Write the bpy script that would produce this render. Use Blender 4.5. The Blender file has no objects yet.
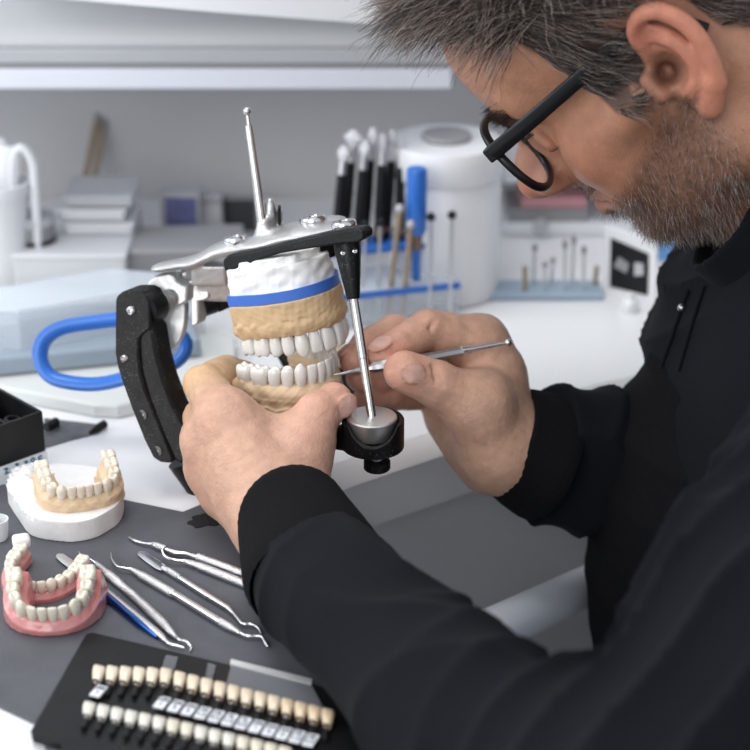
import bpy, math, random
import numpy as np
from mathutils import Vector, Matrix
random.seed(7); RNG = np.random.default_rng(7)
SC = bpy.context.scene
COL = SC.collection
V = Vector
TZ = 0.75                      # bench top height
FPX = 1800.0                   # focal length in pixels of a 750 px frame
PITCH = math.radians(24)
CAM = V((0, 0, TZ + 0.465))
cp, sp = math.cos(PITCH), math.sin(PITCH)
AX, AU, AF = V((1, 0, 0)), V((0, sp, cp)), V((0, cp, -sp))

def ray(px, py):
    return AF + AX * ((px - 375) / FPX) - AU * ((py - 375) / FPX)
def P(px, py, d):
    return CAM + ray(px, py) * d
def T(px, py, z=TZ):
    r = ray(px, py)
    return CAM + r * ((z - CAM.z) / r.z)
def PY(px, py, y):
    r = ray(px, py)
    return CAM + r * ((y - CAM.y) / r.y)
def dep(p):
    return (V(p) - CAM).dot(AF)

# ---------------------------------------------------------------- materials
MATS = {}
def mat(name, col=(.8, .8, .8), rough=.5, metal=0, trans=0, alpha=1, ior=1.45, spec=.5, sss=0, noise=0, nscale=40,
        bump=0, bscale=200, coat=0, emit=0, sheen=0, rnoise=0, col2=None, attr=None, bdist=.001, speck=0):
    if name in MATS: return MATS[name]
    m = bpy.data.materials.new(name); m.use_nodes = True
    nt = m.node_tree; N = nt.nodes; L = nt.links
    b = N['Principled BSDF']
    c = (*col, 1) if len(col) == 3 else col
    b.inputs['Base Color'].default_value = c
    b.inputs['Roughness'].default_value = rough
    b.inputs['Metallic'].default_value = metal
    b.inputs['IOR'].default_value = ior
    b.inputs['Specular IOR Level'].default_value = spec
    b.inputs['Transmission Weight'].default_value = trans
    b.inputs['Alpha'].default_value = alpha
    b.inputs['Coat Weight'].default_value = coat
    if coat: b.inputs['Coat Roughness'].default_value = .12
    if sheen:
        b.inputs['Sheen Weight'].default_value = sheen; b.inputs['Sheen Roughness'].default_value = .5
    if sss:
        b.inputs['Subsurface Weight'].default_value = sss
        b.inputs['Subsurface Radius'].default_value = (1, .35, .2)
        b.inputs['Subsurface Scale'].default_value = .004
    if emit:
        b.inputs['Emission Color'].default_value = c; b.inputs['Emission Strength'].default_value = emit
    tc = N.new('ShaderNodeTexCoord')
    src = None
    if attr:
        a = N.new('ShaderNodeAttribute'); a.attribute_name = attr; src = a.outputs['Color']
    if noise or col2:
        n = N.new('ShaderNodeTexNoise'); n.inputs['Scale'].default_value = nscale; n.inputs['Detail'].default_value = 5
        L.new(tc.outputs['Object'], n.inputs['Vector'])
        mx = N.new('ShaderNodeMix'); mx.data_type = 'RGBA'
        cr = N.new('ShaderNodeMapRange'); cr.inputs[1].default_value = .3; cr.inputs[2].default_value = .7
        L.new(n.outputs['Fac'], cr.inputs[0]); L.new(cr.outputs[0], mx.inputs[0])
        c2 = col2 or tuple(max(0, x * (1 - noise)) for x in col[:3])
        if src:
            mu = N.new('ShaderNodeMix'); mu.data_type = 'RGBA'; mu.blend_type = 'MULTIPLY'; mu.inputs[0].default_value = 1
            L.new(src, mu.inputs[6]); mu.inputs[7].default_value = (1 - noise, 1 - noise, 1 - noise, 1)
            L.new(mu.outputs[2], mx.inputs[7]); L.new(src, mx.inputs[6])
        else:
            mx.inputs[6].default_value = c; mx.inputs[7].default_value = (*c2, 1)
        src = mx.outputs[2]
    if speck:
        n = N.new('ShaderNodeTexNoise'); n.inputs['Scale'].default_value = 1500; n.inputs['Detail'].default_value = 2
        n0 = N.new('ShaderNodeTexNoise'); n0.inputs['Scale'].default_value = 70
        L.new(tc.outputs['Object'], n.inputs['Vector']); L.new(tc.outputs['Object'], n0.inputs['Vector'])
        ad = N.new('ShaderNodeMath'); ad.operation = 'MULTIPLY_ADD'; ad.inputs[1].default_value = .35; L.new(n0.outputs['Fac'], ad.inputs[0]); L.new(n.outputs['Fac'], ad.inputs[2])
        mr = N.new('ShaderNodeMapRange'); mr.inputs[1].default_value = .84; mr.inputs[2].default_value = .9; mr.inputs[4].default_value = speck; L.new(ad.outputs[0], mr.inputs[0])
        ms = N.new('ShaderNodeMix'); ms.data_type = 'RGBA'; L.new(mr.outputs[0], ms.inputs[0]); ms.inputs[7].default_value = (.6, .6, .58, 1)
        if src: L.new(src, ms.inputs[6])
        else: ms.inputs[6].default_value = c
        src = ms.outputs[2]
    if src: L.new(src, b.inputs['Base Color'])
    if rnoise:
        n2 = N.new('ShaderNodeTexNoise'); n2.inputs['Scale'].default_value = nscale * 2; n2.inputs['Detail'].default_value = 6
        L.new(tc.outputs['Object'], n2.inputs['Vector'])
        mr = N.new('ShaderNodeMapRange'); mr.inputs[3].default_value = max(0, rough - rnoise); mr.inputs[4].default_value = rough + rnoise
        L.new(n2.outputs['Fac'], mr.inputs[0]); L.new(mr.outputs[0], b.inputs['Roughness'])
    if bump:
        n = N.new('ShaderNodeTexNoise'); n.inputs['Scale'].default_value = bscale; n.inputs['Detail'].default_value = 4
        L.new(tc.outputs['Object'], n.inputs['Vector'])
        bp = N.new('ShaderNodeBump'); bp.inputs['Strength'].default_value = bump; bp.inputs['Distance'].default_value = bdist
        L.new(n.outputs['Fac'], bp.inputs['Height']); L.new(bp.outputs[0], b.inputs['Normal'])
    MATS[name] = m
    return m

# ---------------------------------------------------------------- objects
def wloc(o):
    l = V((0, 0, 0))
    while o is not None:
        l = l + V(o.location); o = o.parent
    return l

def mk(name, verts, faces, m, parent=None, smooth=True, angle=None, bevel=0, bseg=2, col=None, solid=0, subsurf=0):
    me = bpy.data.meshes.new(name)
    off = wloc(parent) if parent is not None else V((0, 0, 0))
    if isinstance(verts, np.ndarray):
        verts = verts - np.array(off)[None, :]
        nv = len(verts); me.vertices.add(nv); me.vertices.foreach_set('co', verts.astype(np.float32).ravel())
        faces = np.asarray(faces); nf, k = faces.shape
        me.loops.add(nf * k); me.loops.foreach_set('vertex_index', faces.astype(np.int32).ravel())
        me.polygons.add(nf); me.polygons.foreach_set('loop_start', np.arange(0, nf * k, k, dtype=np.int32))
        me.polygons.foreach_set('loop_total', np.full(nf, k, dtype=np.int32))
        me.update(calc_edges=True); me.validate()
    else:
        me.from_pydata([V(v) - off for v in verts], [], faces); me.update()
    if smooth:
        me.polygons.foreach_set('use_smooth', [True] * len(me.polygons))
    if col is not None:
        ca = me.color_attributes.new('Col', 'FLOAT_COLOR', 'POINT')
        c4 = np.ones((len(me.vertices), 4), dtype=np.float32); c4[:, :3] = col
        ca.data.foreach_set('color', c4.ravel())
    o = bpy.data.objects.new(name, me)
    if m is not None: me.materials.append(m)
    COL.objects.link(o)
    if parent is not None: o.parent = parent
    if solid:
        s = o.modifiers.new('s', 'SOLIDIFY'); s.thickness = solid; s.offset = 0
    if bevel:
        b = o.modifiers.new('b', 'BEVEL'); b.width = bevel; b.segments = bseg; b.limit_method = 'ANGLE'; b.angle_limit = math.radians(angle or 35)
    if subsurf:
        s = o.modifiers.new('ss', 'SUBSURF'); s.levels = subsurf; s.render_levels = subsurf
    if smooth and not subsurf:
        sm = 0
        try:
            me.set_sharp_from_angle(angle=math.radians(angle or 35))
        except Exception: pass
    return o

def tag(o, label=None, cat=None, group=None, kind=None):
    if label: o['label'] = label
    if cat: o['category'] = cat
    if group: o['group'] = group
    if kind: o['kind'] = kind
    return o

def empty(name, loc, label=None, cat=None, group=None, rot=None):
    o = bpy.data.objects.new(name, None); o.empty_display_size = .01
    COL.objects.link(o); o.location = loc
    if rot is not None: o.rotation_euler = rot
    return tag(o, label, cat, group)

def copy_tree(o, parent=None):
    c = o.copy(); COL.objects.link(c)
    if parent is not None: c.parent = parent
    for ch in list(o.children): copy_tree(ch, c)
    return c

def frame(axis):
    w = V(axis).normalized()
    u = w.orthogonal().normalized(); v = w.cross(u)
    return u, v, w

class MB:
    def __init__(s): s.v = []; s.f = []
    def add(s, vs, fs):
        n = len(s.v); s.v += [V(x) for x in vs]; s.f += [tuple(i + n for i in f) for f in fs]; return s
    def box(s, c, size, R=None):
        c = V(c); R = R or Matrix.Identity(3); vs = []
        for z in (-.5, .5):
            for x, y in ((-.5, -.5), (.5, -.5), (.5, .5), (-.5, .5)):
                vs.append(c + R @ V((x * size[0], y * size[1], z * size[2])))
        return s.add(vs, [(0, 3, 2, 1), (4, 5, 6, 7), (0, 1, 5, 4), (1, 2, 6, 5), (2, 3, 7, 6), (3, 0, 4, 7)])
    def tube(s, pts, rad, seg=16, caps=True, sx=1.0, up=None):
        pts = [V(p) for p in pts]; n = len(pts)
        if not hasattr(rad, '__len__'): rad = [rad] * n
        vs = []; u = None
        for i, p in enumerate(pts):
            a = pts[max(0, i - 1)]; b = pts[min(n - 1, i + 1)]
            t = (b - a)
            if t.length < 1e-9: t = pts[-1] - pts[0]
            t.normalize()
            if u is None:
                u = (V(up) - t * V(up).dot(t)).normalized() if up is not None else t.orthogonal().normalized()
            else:
                u = (u - t * u.dot(t)).normalized()
            w = t.cross(u)
            for k in range(seg):
                an = 2 * math.pi * k / seg
                vs.append(p + (u * math.cos(an) * sx + w * math.sin(an)) * rad[i])
        fs = []
        for i in range(n - 1):
            for k in range(seg):
                k2 = (k + 1) % seg
                fs.append((i * seg + k, i * seg + k2, (i + 1) * seg + k2, (i + 1) * seg + k))
        if caps:
            fs.append(tuple(range(seg - 1, -1, -1))); fs.append(tuple((n - 1) * seg + k for k in range(seg)))
        return s.add(vs, fs)
    def cyl(s, a, b, r0, r1=None, seg=24, caps=True):
        return s.tube([a, b], [r0, r0 if r1 is None else r1], seg, caps)
    def lathe(s, base, axis, prof, seg=32, caps=True):
        base = V(base); w = V(axis).normalized()
        # repeated points get doubled z so tube() keeps the axis
        u, v, w = frame(w); vs = []; fs = []; n = len(prof)
        for r, z in prof:
            for k in range(seg):
                an = 2 * math.pi * k / seg
                vs.append(base + w * z + (u * math.cos(an) + v * math.sin(an)) * r)
        for i in range(n - 1):
            for k in range(seg):
                k2 = (k + 1) % seg
                fs.append((i * seg + k, i * seg + k2, (i + 1) * seg + k2, (i + 1) * seg + k))
        if caps:
            fs.append(tuple(range(seg - 1, -1, -1))); fs.append(tuple((n - 1) * seg + k for k in range(seg)))
        return s.add(vs, fs)
    def sphere(s, c, r, sc=(1, 1, 1), R=None, seg=20, rings=12):
        R = R or Matrix.Identity(3); c = V(c); vs = []; fs = []
        for i in range(rings + 1):
            th = math.pi * i / rings
            for k in range(seg):
                an = 2 * math.pi * k / seg
                d = V((math.sin(th) * math.cos(an) * sc[0], math.sin(th) * math.sin(an) * sc[1], math.cos(th) * sc[2])) * r
                vs.append(c + R @ d)
        for i in range(rings):
            for k in range(seg):
                k2 = (k + 1) % seg
                fs.append((i * seg + k, (i + 1) * seg + k, (i + 1) * seg + k2, i * seg + k2))
        return s.add(vs, fs)
    def prism(s, poly, ext):
        ext = V(ext); n = len(poly); vs = [V(p) for p in poly] + [V(p) + ext for p in poly]
        fs = [tuple(range(n)), tuple(range(2 * n - 1, n - 1, -1))]
        for k in range(n): k2 = (k + 1) % n; fs.append((k, n + k, n + k2, k2))
        return s.add(vs, fs)
    def build(s, name, m, parent=None, **kw):
        import bmesh
        o = mk(name, s.v, s.f, m, parent, **kw)
        bm = bmesh.new(); bm.from_mesh(o.data); bmesh.ops.recalc_face_normals(bm, faces=bm.faces); bm.to_mesh(o.data); bm.free()
        try:
            if kw.get('smooth', True): o.data.set_sharp_from_angle(angle=math.radians(kw.get('angle') or 35))
        except Exception: pass
        return o

def spline(pts, n=8):
    """Catmull-Rom through pts (vectors of any length)"""
    pts = [np.array(p, float) for p in pts]; out = []
    q = [2 * pts[0] - pts[1]] + pts + [2 * pts[-1] - pts[-2]]
    for i in range(1, len(q) - 2):
        for k in range(n):
            t = k / n
            out.append(.5 * ((2 * q[i]) + (-q[i - 1] + q[i + 1]) * t + (2 * q[i - 1] - 5 * q[i] + 4 * q[i + 1] - q[i + 2]) * t * t
                             + (-q[i - 1] + 3 * q[i] - 3 * q[i + 1] + q[i + 2]) * t ** 3))
    out.append(pts[-1]); return out

def cspline(pts, n=8):
    """closed Catmull-Rom"""
    pts = [np.array(p, float) for p in pts]; m = len(pts); out = []
    for i in range(m):
        a, b, c, d = pts[i - 1], pts[i], pts[(i + 1) % m], pts[(i + 2) % m]
        for k in range(n):
            t = k / n
            out.append(.5 * (2 * b + (c - a) * t + (2 * a - 5 * b + 4 * c - d) * t * t + (3 * b - a - 3 * c + d) * t ** 3))
    return out

def rim_settle(o):
    """origin of a single-mesh thing to the bottom centre of its mesh"""
    me = o.data; n = len(me.vertices); co = np.empty(n * 3, dtype=np.float32); me.vertices.foreach_get('co', co); co = co.reshape(-1, 3)
    c = (co.min(0) + co.max(0)) / 2; c[2] = co[:, 2].min()
    me.vertices.foreach_set('co', (co - c).ravel()); o.location = V(c.tolist()) ; me.update(); return o

# ---------------------------------------------------------------- implicit surfaces
class Field:
    def __init__(s, lo, hi, h):
        s.lo = np.array(lo, float); s.h = h
        s.n = np.ceil((np.array(hi, float) - s.lo) / h).astype(int) + 1
        s.ax = [s.lo[i] + h * np.arange(s.n[i]) for i in range(3)]
        s.F = np.full(s.n, 1.0, dtype=np.float32)
    def sub(s, lo, hi):
        sl = []
        for i in range(3):
            a = max(0, int(math.floor((lo[i] - s.lo[i]) / s.h))); b = min(s.n[i], int(math.ceil((hi[i] - s.lo[i]) / s.h)) + 1)
            if b <= a: return None
            sl.append(slice(a, b))
        X = s.ax[0][sl[0]][:, None, None].astype(np.float32); Y = s.ax[1][sl[1]][None, :, None].astype(np.float32); Z = s.ax[2][sl[2]][None, None, :].astype(np.float32)
        return tuple(sl), X, Y, Z
    def comb(s, sl, d, k, op):
        A = s.F[sl]
        if op == 'sub': d = -d; A2 = -A
        else: A2 = A
        if k > 0:
            if op == 'sub':   # max(A,-d) smooth
                h = np.maximum(k - np.abs(A - d), 0) / k; r = np.maximum(A, d) + h * h * k * .25
            elif op == 'int':
                h = np.maximum(k - np.abs(A - d), 0) / k; r = np.maximum(A, d) + h * h * k * .25
            else:
                h = np.maximum(k - np.abs(A - d), 0) / k; r = np.minimum(A, d) - h * h * k * .25
        else:
            r = np.maximum(A, d) if op in ('sub', 'int') else np.minimum(A, d)
        s.F[sl] = r
    def cap(s, a, b, ra, rb=None, k=0, op='add', flat=None):
        """round cone; flat=(dir, factor) squashes distance along dir"""
        a = np.array(a, float); b = np.array(b, float); rb = ra if rb is None else rb
        m = max(k, .0) + max(ra, rb) * (flat[1] if flat and flat[1] > 1 else 1) + 2.5 * s.h
        q = s.sub(np.minimum(a, b) - m, np.maximum(a, b) + m)
        if q is None: return s
        sl, X, Y, Z = q
        ba = b - a; L2 = max(1e-12, ba @ ba)
        px, py, pz = X - a[0], Y - a[1], Z - a[2]
        t = np.clip((px * ba[0] + py * ba[1] + pz * ba[2]) / L2, 0, 1)
        dx, dy, dz = px - t * ba[0], py - t * ba[1], pz - t * ba[2]
        if flat:
            w = np.array(flat[0], float); w /= np.linalg.norm(w)
            dd = (dx * w[0] + dy * w[1] + dz * w[2]) * (1 / flat[1] - 1)
            dx = dx + dd * w[0]; dy = dy + dd * w[1]; dz = dz + dd * w[2]
        d = np.sqrt(dx * dx + dy * dy + dz * dz) - (ra + (rb - ra) * t)
        s.comb(sl, d, k, op); return s
    def ell(s, c, r, R=None, k=0, op='add'):
        """R: 3x3 rows = local axes"""
        c = np.array(c, float); r = np.array(r, float); R = np.eye(3) if R is None else np.array(R, float)
        m = max(r) + k + 2.5 * s.h
        q = s.sub(c - m, c + m)
        if q is None: return s
        sl, X, Y, Z = q
        px, py, pz = X - c[0], Y - c[1], Z - c[2]
        k0 = 0; k1 = 0
        for i in range(3):
            l = px * R[i, 0] + py * R[i, 1] + pz * R[i, 2]
            k0 = k0 + (l / r[i]) ** 2; k1 = k1 + (l / r[i] ** 2) ** 2
        k0 = np.sqrt(k0); k1 = np.sqrt(k1) + 1e-9
        s.comb(sl, k0 * (k0 - 1) / k1, k, op); return s
    def box(s, c, hs, R=None, rnd=0, k=0, op='add'):
        c = np.array(c, float); hs = np.array(hs, float); R = np.eye(3) if R is None else np.array(R, float)
        m = np.linalg.norm(hs) + k + 2.5 * s.h
        q = s.sub(c - m, c + m)
        if q is None: return s
        sl, X, Y, Z = q
        px, py, pz = X - c[0], Y - c[1], Z - c[2]; ls = []
        for i in range(3): ls.append(np.abs(px * R[i, 0] + py * R[i, 1] + pz * R[i, 2]) - hs[i] + rnd)
        out = np.sqrt(sum(np.maximum(l, 0) ** 2 for l in ls)); ins = np.minimum(np.maximum(np.maximum(ls[0], ls[1]), ls[2]), 0)
        s.comb(sl, out + ins - rnd, k, op); return s
    def fn(s, lo, hi, f, k=0, op='add'):
        q = s.sub(lo, hi)
        if q is None: return s
        sl, X, Y, Z = q
        s.comb(sl, f(X, Y, Z).astype(np.float32), k, op); return s
    def warp(s, lo, hi, f):
        q = s.sub(lo, hi)
        if q is None: return s
        sl, X, Y, Z = q
        s.F[sl] = s.F[sl] + f(X, Y, Z, s.F[sl]); return s
    def mesh(s):
        F = s.F; n = F.shape
        F[0] = F[-1] = 1; F[:, 0] = F[:, -1] = 1; F[:, :, 0] = F[:, :, -1] = 1
        S = F < 0
        c = [(i, j, k) for i in (0, 1) for j in (0, 1) for k in (0, 1)]
        def cs(A, o): return A[o[0]:n[0] - 1 + o[0], o[1]:n[1] - 1 + o[1], o[2]:n[2] - 1 + o[2]]
        cnt = np.zeros((n[0] - 1, n[1] - 1, n[2] - 1), np.int8)
        for o in c: cnt += cs(S, o)
        act = (cnt > 0) & (cnt < 8)
        I, J, K = np.nonzero(act); idx = np.full(act.shape, -1, np.int64); idx[I, J, K] = np.arange(len(I))
        acc = np.zeros((len(I), 3)); num = np.zeros(len(I))
        vals = {o: F[I + o[0], J + o[1], K + o[2]].astype(float) for o in c}
        for a in c:
            for axn in range(3):
                if a[axn]: continue
                b = list(a); b[axn] = 1; b = tuple(b)
                va, vb = vals[a], vals[b]; x = (va < 0) != (vb < 0)
                t = np.where(x, va / np.where(x, va - vb, 1), 0)
                for d in range(3):
                    acc[:, d] += np.where(x, a[d] + (t if d == axn else 0), 0)
                num += x
        v = acc / np.maximum(num, 1)[:, None] + np.stack([I, J, K], 1); v = v * s.h + s.lo
        faces = []
        for axn in range(3):
            o1, o2 = [(1, 2), (2, 0), (0, 1)][axn]
            sl0 = [slice(1, n[d] - 1) for d in range(3)]; sl0[axn] = slice(0, n[axn] - 1)
            sl1 = list(sl0); sl1[axn] = slice(1, n[axn])
            A = S[tuple(sl0)]; B = S[tuple(sl1)]
            x = A != B; q = np.nonzero(x); fl = A[q]
            base = [q[d] + (0 if d == axn else 1) for d in range(3)]
            def g(d1, d2):
                p = list(base); p[o1] = p[o1] - d1; p[o2] = p[o2] - d2
                return idx[p[0], p[1], p[2]]
            quad = np.stack([g(1, 1), g(0, 1), g(0, 0), g(1, 0)], 1)
            quad[~fl] = quad[~fl][:, ::-1]
            faces.append(quad)
        return v, np.concatenate(faces)

def npv(p): return np.array([p[0], p[1], p[2]], float)
# ================================================================ camera, light, room
cam = bpy.data.cameras.new('camera'); camo = bpy.data.objects.new('camera', cam); COL.objects.link(camo)
camo.location = CAM; camo.rotation_euler = (math.radians(90) - PITCH, 0, 0)
cam.sensor_width = 36; cam.lens = FPX / 750 * 36; cam.clip_start = .01; cam.clip_end = 50
cam.dof.use_dof = True; cam.dof.focus_distance = .925; cam.dof.aperture_fstop = 6.6
SC.camera = camo
SC.view_settings.view_transform = 'Standard'; SC.view_settings.look = 'None'
w = bpy.data.worlds.new('world'); SC.world = w; w.use_nodes = True
bg = w.node_tree.nodes['Background']; bg.inputs[0].default_value = (.86, .92, 1, 1); bg.inputs[1].default_value = .78

def area(name, loc, tgt, size, power, col=(1, 1, 1), sy=None):
    l = bpy.data.lights.new(name, 'AREA'); l.energy = power; l.color = col; l.size = size
    if sy: l.shape = 'RECTANGLE'; l.size_y = sy
    o = bpy.data.objects.new(name, l); COL.objects.link(o); o.location = loc
    o.rotation_euler = (V(tgt) - V(loc)).to_track_quat('-Z', 'Y').to_euler(); return o
area('ceiling_panel', (-.35, 1.0, 2.5), (0, .95, .8), 1.1, 16, (1, .985, .96), .7)
area('window_light', (-1.7, .75, 1.7), (0.2, 1, .9), 1.0, 15, (.92, .96, 1), 1.0)
area('camera_side_fill', (-.9, -1.2, 1.75), (.1, 1, .85), 1.6, 24, (1, .98, .96), 1.1)  # unseen fill light, added behind the camera to lift hands and face
area('window_light_back', (1.1, 2.3, 2.0), (.3, 1, .9), 1.0, 9, (.95, .97, 1), 1.0)

M_wall = mat('wall_paint', (.54, .543, .552), .7, noise=.06, nscale=6)
M_wallw = mat('wall_white', (.82, .83, .84), .7, noise=.04, nscale=6)
M_floor = mat('floor_vinyl', (.12, .12, .125), .5, noise=.25, nscale=9, rnoise=.1)
M_bench = mat('bench_laminate', (.84, .845, .86), .3, noise=.03, nscale=5)
M_edge = mat('bench_edge', (.86, .865, .88), .4, noise=.05, nscale=10)
M_apron = mat('bench_apron', (.84, .845, .86), .45, noise=.06, nscale=12)
M_panel = mat('bench_panel', (.84, .84, .85), .5, noise=.1, nscale=4)
M_white = mat('white_plastic', (.82, .83, .85), .35, noise=.03, nscale=20)
M_white2 = mat('white_card', (.7, .71, .73), .6, noise=.05, nscale=20)
M_grey = mat('grey_plastic', (.3, .3, .31), .5, noise=.05, nscale=15)
M_lgrey = mat('light_grey_metal', (.5, .51, .53), .4, noise=.04, nscale=5)
M_black = mat('black_plastic', (.012, .012, .013), .4, spec=.3, noise=.4, nscale=60)
M_clear = mat('clear_plastic', (.9, .95, 1), .12, alpha=.2, ior=1.3)
M_frost = mat('frosted_plastic', (.78, .85, .92), .25, alpha=.38)
M_blue = mat('blue_plastic', (.03, .17, .62), .3, noise=.15, nscale=30)
M_steel = mat('polished_steel', (.72, .72, .73), .22, metal=1, rnoise=.08, nscale=30)
M_steeld = mat('satin_steel', (.62, .62, .63), .35, metal=1, bump=.2, bscale=900)
M_wood = mat('pale_wood', (.40, .31, .22), .6, noise=.3, nscale=60)

def structure(o): o['kind'] = 'structure'; return o
structure(MB().box((0, 1.5, -.02), (7, 6, .04)).build('floor', M_floor, smooth=False))
structure(MB().box((-1.13, 1.425, 1.25), (2.6, .05, 2.6)).build('wall_back', M_wall, smooth=False))
structure(MB().box((1.72, 2.05, 1.25), (3.1, .05, 2.6)).build('wall_alcove', M_wallw, smooth=False))
structure(MB().box((.151, 1.755, 1.25), (.038, .60, 2.6)).build('trim_1', M_wallw, smooth=False))

# ---- bench with a concave cut-out for the worker
front = [T(760, 352), T(700, 358), T(640, 374), T(600, 383), T(560, 394), T(500, 411), T(425, 434), T(370, 452), T(330, 466),
         T(305, 480), T(296, 500), T(305, 520), T(340, 545), T(380, 561), T(414, 574), T(457, 593), T(491, 622), T(507, 646), T(512, 700), T(512, 800)]
front = [V((p.x, p.y, TZ)) for p in front]
fs_ = [V(p.tolist()) for p in spline([npv(p) for p in front], 5)]
yb = 1.398
outline = [V((1.3, 1.99, TZ)), V((.171, 1.99, TZ)), V((.171, 1.399, TZ)), V((-1.1, yb, TZ)), V((-1.1, .56, TZ)), V((fs_[-1].x, .56, TZ))] + [p for p in reversed(fs_) if p.y > .565] + [V((.9, fs_[0].y + .05, TZ)), V((1.3, fs_[0].y + .1, TZ))]
bench = empty('workbench', (0, 1.1, 0), 'white laminate dental laboratory workbench with a curved cut-out front edge', 'workbench')
def poly_slab(name, pts, z0, z1, m, parent, bevel=0):
    import bmesh
    bm = bmesh.new(); off = wloc(parent) if parent is not None else V((0, 0, 0))
    vs = [bm.verts.new(V((p.x, p.y, z0)) - off) for p in pts]
    f = bm.faces.new(vs); r = bmesh.ops.extrude_face_region(bm, geom=[f])
    for e in r['geom']:
        if isinstance(e, bmesh.types.BMVert): e.co.z = z1 - off.z
    bmesh.ops.triangulate(bm, faces=[f for f in bm.faces if len(f.verts) > 4])
    bmesh.ops.recalc_face_normals(bm, faces=bm.faces)
    me = bpy.data.meshes.new(name); bm.to_mesh(me); bm.free(); me.materials.append(m)
    o = bpy.data.objects.new(name, me); COL.objects.link(o); o.parent = parent
    if bevel:
        b = o.modifiers.new('b', 'BEVEL'); b.width = bevel; b.segments = 3; b.limit_method = 'ANGLE'; b.angle_limit = math.radians(50)
    return o
poly_slab('worktop', outline, TZ - .004, TZ, M_bench, bench)
def strip(name, pts, off, z0, z1, th, m, slope=0):
    """vertical band following the bench front"""
    mb = MB(); n = len(pts); P0 = []; 
    for i, p in enumerate(pts):
        t = (pts[min(n - 1, i + 1)] - pts[max(0, i - 1)]); t.z = 0; t.normalize(); nr = V((t.y, -t.x, 0))
        P0.append((p + nr * off, p + nr * (off + th), nr * slope))
    vs = []; fs = []
    for a, b, s_ in P0: vs += [V((a.x, a.y, z0)) - s_, V((a.x, a.y, z1)), V((b.x, b.y, z1)), V((b.x, b.y, z0)) - s_]
    for i in range(n - 1):
        for k in range(4): k2 = (k + 1) % 4; fs.append((i * 4 + k, i * 4 + k2, (i + 1) * 4 + k2, (i + 1) * 4 + k))
    fs += [(3, 2, 1, 0), tuple(4 * (n - 1) + k for k in range(4))]
    return mb.add(vs, fs).build(name, m, bench, angle=50)
fs2 = [V(p) for p in fs_]
SL = float(np.sign((fs2[60] - fs2[50]).cross(V((0, 0, 1))).dot(V((0, 1, 0)))) or 1)
strip('edge_band', fs2, -.001, TZ - .0115, TZ - .0002, .003, M_edge, .010)
strip('apron', fs2, -.007, TZ - .045, TZ - .0126, .01, M_apron)
strip('front_panel', fs2, .022, 0.0, TZ - .045, .01, M_panel)
for x in (-1.0, -.35):
    MB().box((x, .62, .37), (.05, .05, .745)).build('leg', M_lgrey, bench, smooth=False, bevel=.003)
# foot rail
a, b = P(470, 640, .98), P(640, 562, 1.16)
d_ = (b - a).normalized()
rail = bench
MB().tube([a - d_ * .05, b + d_ * .02], .0125, 20).build('support_bar', mat('rail_paint', (.85, .88, .95), .35, noise=.05), rail)
MB().cyl((b.x, b.y, b.z), (b.x, b.y, TZ - .012), .008).build('hanger', M_lgrey, rail)

# ---- over-bench shelf
sh = empty('overhead_shelf', (-.4, 1.3, TZ + .14), 'long white and grey shelf unit mounted above the back of the bench', 'shelf')
yf = 1.2
z1 = PY(100, 90, yf).z; z2 = PY(100, 69, yf).z; z3 = PY(100, 50, yf).z
x0, x1 = -1.1, PY(452, 80, yf).x
MB().box(((x0 + x1) / 2, yf + .099, (z1 + z2) / 2), (x1 - x0, .196, z2 - z1)).build('board', mat('shelf_white', (.78, .8, .87), .4), sh, smooth=False, bevel=.002)
MB().box(((x0 + x1) / 2, yf + .0993, (z2) + .0012), (x1 - x0 - .004, .194, .0024)).build('seal', M_grey, sh, smooth=False)
MB().box(((x0 + x1) / 2, yf + .099, z2 + .0024 + .006), (x1 - x0, .196, .012)).build('shelf_lip', M_lgrey, sh, smooth=False, bevel=.003)
zc = z2 + .0145
prof = [(yf + .0005, zc - .0008), (yf + .004, zc + .012), (yf + .05, zc + .05), (yf + .06, zc + .3), (yf + .196, zc + .3), (yf + .196, zc)]
MB().prism([V((x0, y, z)) for y, z in prof], (x1 - x0, 0, 0)).build('housing', mat('shelf_grey', (.6, .61, .62), .4, noise=.05, nscale=4), sh, smooth=False, bevel=.004)
# sloped white lamp hood in front of the housing
a, b, c, d = P(-60, -12, 1.12), P(215, 12, 1.14), P(420, 27, 1.18), P(460, 28, 1.2)
lh = MB(); top = [a, b, c, d]
q = [V(x.tolist()) for x in spline([npv(x) for x in top], 6)]
vs = []; fs = []
for p in q: vs += [p, p + V((0, .012, .09)), p + V((0, .19, .09)), p + V((0, .19, .012))]
for i in range(len(q) - 1):
    for k in range(4): k2 = (k + 1) % 4; fs.append((i * 4 + k, i * 4 + k2, i * 4 + 4 + k2, i * 4 + 4 + k))
fs += [(3, 2, 1, 0), tuple(4 * (len(q) - 1) + k for k in range(4))]
lh.add(vs, fs).build('lamp_hood', M_white, sh, angle=50)

# ================================================================ things at the back
def place_lathe(name, base, prof, m, parent=None, **kw):
    return MB().lathe(base, (0, 0, 1), prof, **kw).build(name, m, parent)

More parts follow.
